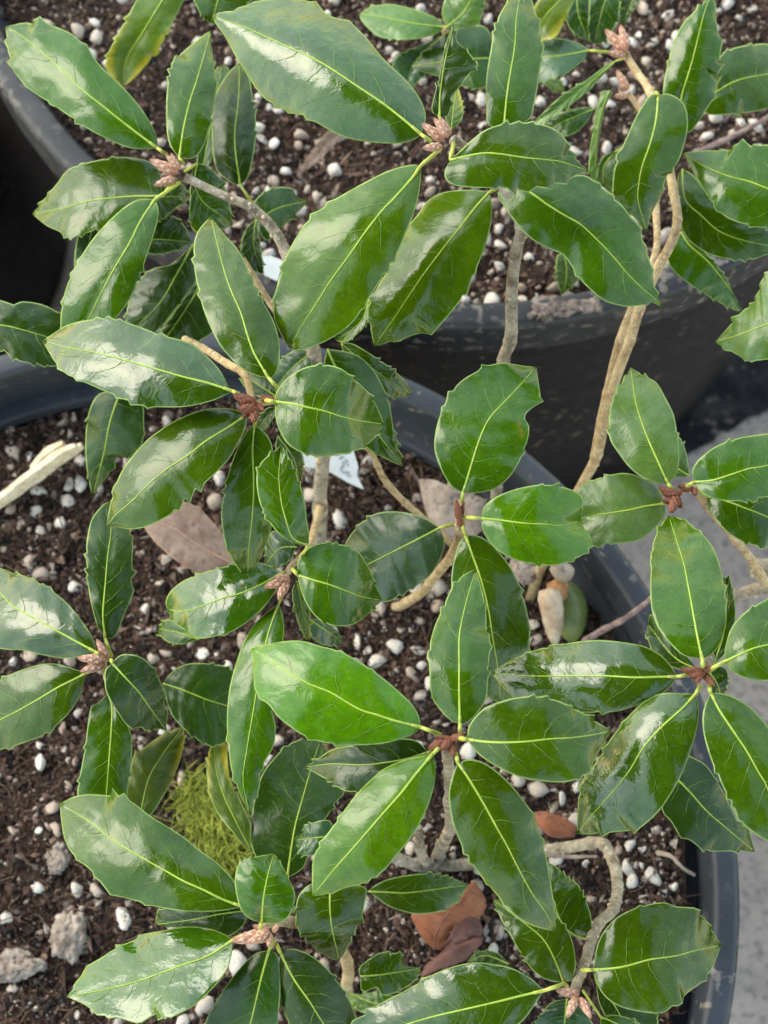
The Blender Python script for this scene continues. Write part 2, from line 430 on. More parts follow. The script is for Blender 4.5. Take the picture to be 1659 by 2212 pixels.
# perlite: a few lumpy grain shapes shared by all grains
def lump(seed, flat=1.0, sub=1, amp=.2):
    """angular crumbly grain: hull of random points, cut once and roughened"""
    lr = random.Random(seed); bm = bmesh.new()
    for _ in range(15):
        v = Vector((lr.gauss(0, 1), lr.gauss(0, 1), lr.gauss(0, 1))).normalized() * lr.uniform(.6, 1.15); bm.verts.new((v.x, v.y * .85, v.z * .75 * flat))
    r_ = bmesh.ops.convex_hull(bm, input=bm.verts)
    bmesh.ops.delete(bm, geom=[v for v in bm.verts if not v.link_faces], context='VERTS')
    if sub: bmesh.ops.subdivide_edges(bm, edges=bm.edges, cuts=sub, use_grid_fill=True, smooth=.35)
    bmesh.ops.triangulate(bm, faces=bm.faces)
    o = Vector((seed * 7.1, seed * 3.3, seed))
    for v in bm.verts: v.co *= 1 + amp * noise.noise(v.co * 2.4 + o) + amp * .7 * noise.noise(v.co * 5 + o)
    for f in bm.faces: f.smooth = True
    me = bpy.data.meshes.new('perlite_grain'); bm.to_mesh(me); bm.free(); me.materials.append(M['perlite']); return me
LUMPS = [lump(i) for i in range(9)]
LOWS = [lump(20 + i, sub=0) for i in range(6)]

def perlite(parent, cx, cy, rad, hf, n, named, dens, fine=0):
    got = []
    for x, y, r in named: got.append((x, y, r))
    tries = 0
    while len(got) < n and tries < n * 30:
        tries += 1
        x, y = rand_in(cx, cy, rad, 20)
        if rng.random() > dens(x, y): continue
        r = .0006 + .0030 * rng.random() ** 2.5
        if any((x - a) ** 2 + (y - b) ** 2 < (.75 * (r + c)) ** 2 for a, b, c in got): continue
        got.append((x, y, r))
    for _ in range(fine):
        x, y = rand_in(cx, cy, rad, 20)
        if rng.random() < dens(x, y): got.append((x, y, rng.uniform(.00028, .00085)))
    got.sort(key=lambda g: -g[2])
    rest = MB()
    for k, (x, y, r) in enumerate(got):
        loc = Vector((x, y, hf(x, y) + r * rng.uniform(-.15, .4)))
        qn = Quaternion((rng.gauss(0, 1), rng.gauss(0, 1), rng.gauss(0, 1), rng.gauss(0, 1))).normalized()
        if k < 290:
            o = link('perlite_grain', LUMPS[k % 9]); o.location = loc; o.rotation_mode = 'QUATERNION'; o.rotation_quaternion = qn
            o.scale = (r * rng.uniform(.9, 1.3), r * rng.uniform(.8, 1.1), r * rng.uniform(.7, 1.05)); put(o, parent)
        else:
            me = LOWS[k % 6]; b0 = len(rest.v); mt = qn.to_matrix()
            rest.v.extend(loc + mt @ v.co * r for v in me.vertices)
            rest.f.extend(tuple(b0 + i for i in p.vertices) for p in me.polygons); rest.m.extend([0] * len(me.polygons))
    if rest.v: put(link('fine_perlite', rest.mesh('fine_perlite', [M['perlite']]), kind='stuff'), parent)

def on_soil(x, y, hf):
    h = -2.0
    for _ in range(4):
        p = at(x, y, h); h = (hf(p.x, p.y) - RIM) * 100
    return at(x, y, h)
named1 = []
for t, x, y, d in [('E', 425, 900, 42), ('E', 165, 885, 34), ('E', 150, 565, 28), ('E', 60, 640, 26), ('E', 240, 745, 34), ('E', 215, 620, 26), ('E', 245, 640, 32), ('E', 535, 1020, 46),
                   ('E', 60, 1320, 28), ('E', 330, 1435, 28), ('E', 240, 280, 20), ('E', 330, 340, 26), ('E', 320, 175, 18), ('E', 890, 1400, 50), ('E', 1030, 1210, 60), ('E', 1160, 340, 40),
                   ('F', 1010, 720, 26), ('F', 1065, 700, 40), ('F', 1115, 715, 26), ('F', 1050, 805, 34), ('F', 1083, 790, 20), ('F', 1115, 790, 26), ('F', 1160, 835, 36), ('F', 1205, 910, 30), ('F', 1245, 882, 26),
                   ('F', 1130, 852, 30), ('F', 665, 455, 52), ('F', 730, 460, 24), ('F', 770, 510, 34), ('F', 725, 545, 40), ('F', 780, 575, 26), ('F', 830, 450, 36), ('F', 735, 775, 46), ('F', 885, 935, 34),
                   ('F', 870, 785, 26), ('F', 370, 290, 46), ('F', 300, 730, 26), ('F', 230, 165, 26), ('F', 260, 180, 24), ('F', 155, 115, 22), ('D', 235, 1065, 50), ('D', 150, 1330, 44), ('D', 165, 1405, 30), ('D', 130, 1445, 40),
                   ('D', 640, 1220, 34), ('D', 650, 1290, 34), ('C', 260, 790, 44), ('C', 165, 650, 36), ('C', 175, 815, 34), ('C', 125, 950, 40), ('C', 170, 1000, 40), ('C', 345, 515, 40), ('C', 300, 620, 36), ('C', 610, 920, 30), ('C', 715, 940, 34),
                   ('C', 60, 480, 40), ('C', 350, 620, 36), ('C', 95, 795, 30), ('C', 630, 1160, 40), ('C', 1460, 780, 48), ('C', 1340, 560, 36), ('C', 1330, 590, 40), ('C', 1520, 600, 36), ('C', 1590, 530, 44), ('C', 930, 700, 50), ('C', 950, 600, 44),
                   ('C', 1540, 1295, 36), ('C', 130, 1360, 44), ('C', 690, 1040, 26), ('C', 720, 1345, 26), ('D', 625, 1010, 40), ('E', 1370, 1170, 24), ('E', 30, 1020, 40), ('E', 170, 640, 26), ('E', 700, 975, 24)]:
    X, Y = tl(t, x, y); p = on_soil(X, Y, soil_h1); named1.append((p.x, p.y, d * .000072))
def dens1(x, y):
    v = Vector((x, y, 1)); d = .40 + .9 * max(0, noise.noise(v * 22))
    X, Y = proj(Vector((x, y, RIM - .022)))
    if X < 330 and Y > 1650: d *= .55
    if X > 1100 and Y > 1600: d *= 1.5
    return d
def dens2(x, y):
    X, Y = proj(Vector((x, y, RIM - .015)))
    return .35 + .65 * min(1, max(0, (X - 300) / 900)) + .3 * noise.noise(Vector((x, y, 2)) * 25)
perlite(soil1, *P1, .147, soil_h1, 1000, named1, dens1, 4500)
perlite(soil2, *P2, .162, soil_h2, 1500, [], dens2, 3500)

# ------------------------------------------------------------------ oak seedlings
PL = {}
def plant(key, base, label):
    PL[key] = empty('oak_seedling', base, label, 'seedling', 'oak seedlings in the pots')
def s1(x, y): return on_soil(x, y, soil_h1)
def s2(x, y): return on_soil(x, y, soil_h2)
plant('L', s1(688, 1235), 'oak seedling with a thick pale stem beside the white plant tag')
plant('U', s1(258, 1535), 'low oak seedling with rosy pointed buds near the moss tuft')
plant('K', s1(846, 1312), 'small oak seedling with one bare curved brown twig and a bitten leaf')
plant('M', s1(1072, 1150), 'tall oak seedling whose leaves hang over the back pot rim')
plant('N', s1(1137, 1309), 'tall oak seedling with two parallel tan stems growing beside the acorn')
plant('F', s1(945, 1868), 'oak seedling with a bent grey stem in front, nearest the pot rim')
RB = Vector((.335, .045, RIM - .026))
plant('R', RB, 'oak seedling with a thick grey branch over the concrete paving')
plant('T', s2(960, 70), 'pale young oak seedling rooted in the back pot, blurred behind the others')

NROW = 40
VS = [0, .2, .42, .64, .84]
def spline_side(base, pts, tip):
    """margin curve from base to tip; tooth points stay sharp"""
    raw = [(base, 0)] + pts + [(tip, 0)]
    out = []; seg = [raw[0][0]]
    for p, t in raw[1:]:
        seg.append(p)
        if t:
            out += catmull(seg, 6)[:-1]; seg = [p]
    out += catmull(seg, 6)
    return out, [p for p, t in pts if t]

leaf_rng = random.Random(11)
ROLL = dict(E4=.5, F2=.28, C19=.2, A1=-.12, C4=.15, B11=.2, E8=.15)
def build_leaf(line, parent=None, mats=None, crumple=0, name='leaf', veins=True, top=None, auto=True):
    head, rest = line.split(':'); key, pk, zz, fold, arch, tint, pet = head.split()
    t = key[0]; zb, zt = map(float, zz.split(',')); fold = float(fold); arch = float(arch)
    def pp(s):
        r = []
        for w_ in s.split():
            tooth = w_.endswith('t'); x, y = map(float, w_.rstrip('t').split(',')); r.append((tl(t, x, y), 1 if tooth else 0))
        return r
    mid, lf, rt = [pp(s) for s in rest.split(';')]
    mp = [p for p, _ in mid]; base, tip = mp[0], mp[-1]
    if tint == 'p' or len(mp) > 2: pass
    Mi = resample(catmull(mp, 8), NROW)
    sl_, kl = spline_side(base, lf, tip); sr_, kr = spline_side(base, rt, tip)
    Lp = resample(sl_, NROW, kl); Rp = resample(sr_, NROW, kr)
    lr = leaf_rng
    if auto:                                     # small spine teeth towards the tip
        for E_, kk in ((Lp, kl), (Rp, kr)):
            for _ in range(lr.choice([2, 3, 3, 4, 5])):
                j = int(lr.uniform(.38, .95) * NROW); tg = E_[min(j + 1, NROW)] - E_[j - 1]; tg = tg / (np.linalg.norm(tg) + 1e-6)
                ou = E_[j] - Mi[j]; ou = ou - tg * (ou @ tg); n_o = np.linalg.norm(ou)
                if n_o < 6: continue
                ou = ou / n_o; am = lr.uniform(3.0, 6.5)
                E_[j] = E_[j] + ou * am + tg * am * .7
                if j + 1 < NROW: E_[j + 1] = E_[j + 1] - ou * am * .35
    seed = Vector((lr.random() * 50, lr.random() * 50, lr.random() * 50))
    roll = ROLL.get(key, lr.uniform(-.10, .10)); rip = lr.uniform(.3, 1.0); ph = lr.random() * 6.28; nv = lr.choice([5, 6, 6, 7]); qa = lr.uniform(.25, 1)
    pxm = .000137 * (45 - (zb + zt) / 2) / 45
    length = np.linalg.norm(np.diff(Mi, axis=0), axis=1).sum() * pxm
    def hw(i): return np.linalg.norm(Lp[i] - Mi[i]) * pxm, np.linalg.norm(Rp[i] - Mi[i]) * pxm
    HW = [hw(i) for i in range(NROW + 1)]; wmax = max(max(h) for h in HW)
    cosv = .0012
    def P(u, v, lift=0.0):
        f = max(0, min(NROW, u * NROW)); i = int(min(f, NROW - 1)); k = f - i
        m = Mi[i] * (1 - k) + Mi[i + 1] * k; E_ = Lp if v < 0 else Rp
        e = E_[i] * (1 - k) + E_[i + 1] * k; a = abs(v); xy = m * (1 - a) + e * a
        h_ = HW[i][0 if v < 0 else 1] * (1 - k) + HW[i + 1][0 if v < 0 else 1] * k
        z = zb + (zt - zb) * u + arch * 2.9 * u * (1 - u)
        dz = -fold * a ** 1.5 * h_ + roll * v * h_
        dz += .0005 * rip * math.sin(u * 17 + ph + (2 if v < 0 else 0)) * a * a * min(1, h_ / .006)
        p0 = at(xy[0], xy[1], z)
        env = min(1, a * 4) * min(1, u * 6) * min(1, (1 - u) * 6)
        dz += .0022 * noise.noise(p0 * 55 + seed) * (.35 + .65 * a) + .0005 * noise.noise(p0 * 190 + seed) * a
        # quilting: blade sinks at the side veins and swells between them
        dz += .00045 * env * qa * abs(math.sin(math.pi * (u * nv - a * 1.25 + .5 * noise.noise(p0 * 120 + seed))))
        # groove along the midrib
        dz -= .00035 * math.exp(-(a * h_ / .0011) ** 2) * math.sin(math.pi * min(1, max(0, u))) ** .5
        if crumple: dz += crumple * (noise.noise(p0 * 90 + seed) + .5 * noise.noise(p0 * 240 + seed))
        return at(xy[0], xy[1], z + (dz + lift) * 100)
    b = MB(); rows = []
    b.v.append(P(0, 0)); UV = [(0, .5)]
    for i in range(1, NROW):
        row = []; hl, hr = HW[i]
        el = max(.86, 1 - .00027 / max(hl, 1e-5)); er = max(.86, 1 - .00027 / max(hr, 1e-5))
        vs = [-1, -el] + [-x * el / .9 if x else 0 for x in reversed(VS[1:])] + [0] + [x * er / .9 for x in VS[1:]] + [er, 1]
        vs = sorted(max(-1, min(1, x)) for x in vs)
        for v in vs:
            row.append(len(b.v)); b.v.append(P(i / NROW, v, -.00008 if abs(v) == 1 else 0)); UV.append((i / NROW, v * .5 + .5))
        rows.append(row)
    tipi = len(b.v); b.v.append(P(1, 0)); UV.append((1, .5))
    nc = len(rows[0])
    for j in range(nc - 1):
        e = 1 if j in (0, nc - 2) else 0
        b.f.append((0, rows[0][j + 1], rows[0][j])); b.m.append(e)
        for i in range(len(rows) - 1):
            b.f.append((rows[i][j], rows[i][j + 1], rows[i + 1][j + 1], rows[i + 1][j])); b.m.append(e)
        b.f.append((rows[-1][j], rows[-1][j + 1], tipi)); b.m.append(e)
    i, j = 20, nc // 2
    a_, b_, c_ = b.v[rows[i][j - 2]], b.v[rows[i][j + 2]], b.v[rows[i + 3][j]]
    if (b_ - a_).cross(c_ - a_).z < 0: b.f = [tuple(reversed(f)) for f in b.f]
    bm_, mm_ = mats or (M[tint], M['margin'])
    me = b.mesh(name, [bm_, mm_])
    ul = me.uv_layers.new(name='UVMap'); li = np.empty(len(me.loops), np.int32); me.loops.foreach_get('vertex_index', li)
    ul.data.foreach_set('uv', np.array(UV, np.float32)[li].ravel())
    o = link(name, me, **(top or {}))
    sm = o.modifiers.new('thickness', 'SOLIDIFY'); sm.thickness = .00032; sm.offset = -1
    if parent: put(o, parent)
    if not veins: return o
    # midrib and side veins
    vb = MB(); r0 = min(.00031, wmax * .025 + .00010)
    us = np.linspace(.0, .97, 30)
    vb.tube([P(u, 0, .00010) for u in us], [r0 * (1 - .78 * u ** .8) for u in us], 6)
    for k in range(nv):
        for sgn in (-1, 1):
            u0 = (k + .6 + lr.uniform(-.2, .2) + (.3 if sgn > 0 else 0)) / (nv + .9)
            if u0 > .88 or lr.random() < .12: continue
            vs_ = lr.uniform(.6, 1.15)
            reach = lr.uniform(.6, .92); du = lr.uniform(.10, .19); wob = lr.uniform(0, 6.28); pts = []; rs = []
            for s in range(10):
                f = s / 9; a = f * reach
                uu = u0 + du * f ** 1.25 + .011 * math.sin(f * 7 + wob) * f + lr.uniform(-.005, .005)
                pts.append(P(min(uu, .985), sgn * a, .00003)); rs.append(.000085 * vs_ * (1 - .78 * f))
            vb.tube(pts, rs, 4, False, 1)
            if lr.random() < .5:
                f0 = lr.uniform(.45, .7); pts2 = []
                for s in range(5):
                    f = s / 4; uu = u0 + du * f0 ** 1.25 + (.05 + .03 * lr.random()) * f * lr.choice((1, 1)); a = f0 * reach + f * .18
                    pts2.append(P(min(uu, .985), sgn * min(a, .96), .00003))
                vb.tube(pts2, [.00006, .00006, .00005, .00004, .00003], 3, False, 1)
    vo = link('veins', vb.mesh('veins', [M['vein'], M['sidevein']] if not mats else [mats[1], mats[1]])); put(vo, o)
    if pet != '-':
        x, y = map(float, pet.split(',')); n_ = tl(t, x, y)
        pz = [at(*n_, zb - .5), None, P(0, 0, .00002), P(.05, 0, .00008)]
        m1 = ((n_[0] + base[0]) / 2, (n_[1] + base[1]) / 2); pz[1] = at(*m1, zb + .05)
        cp = [Vector(p) for p in catmull(pz, 5)]
        pb = MB(); pb.tube(cp, [r0 * 1.7 - r0 * .6 * i / (len(cp) - 1) for i in range(len(cp))], 7)
        put(link('petiole', pb.mesh('petiole', [M['petiole']])), o)
    return o

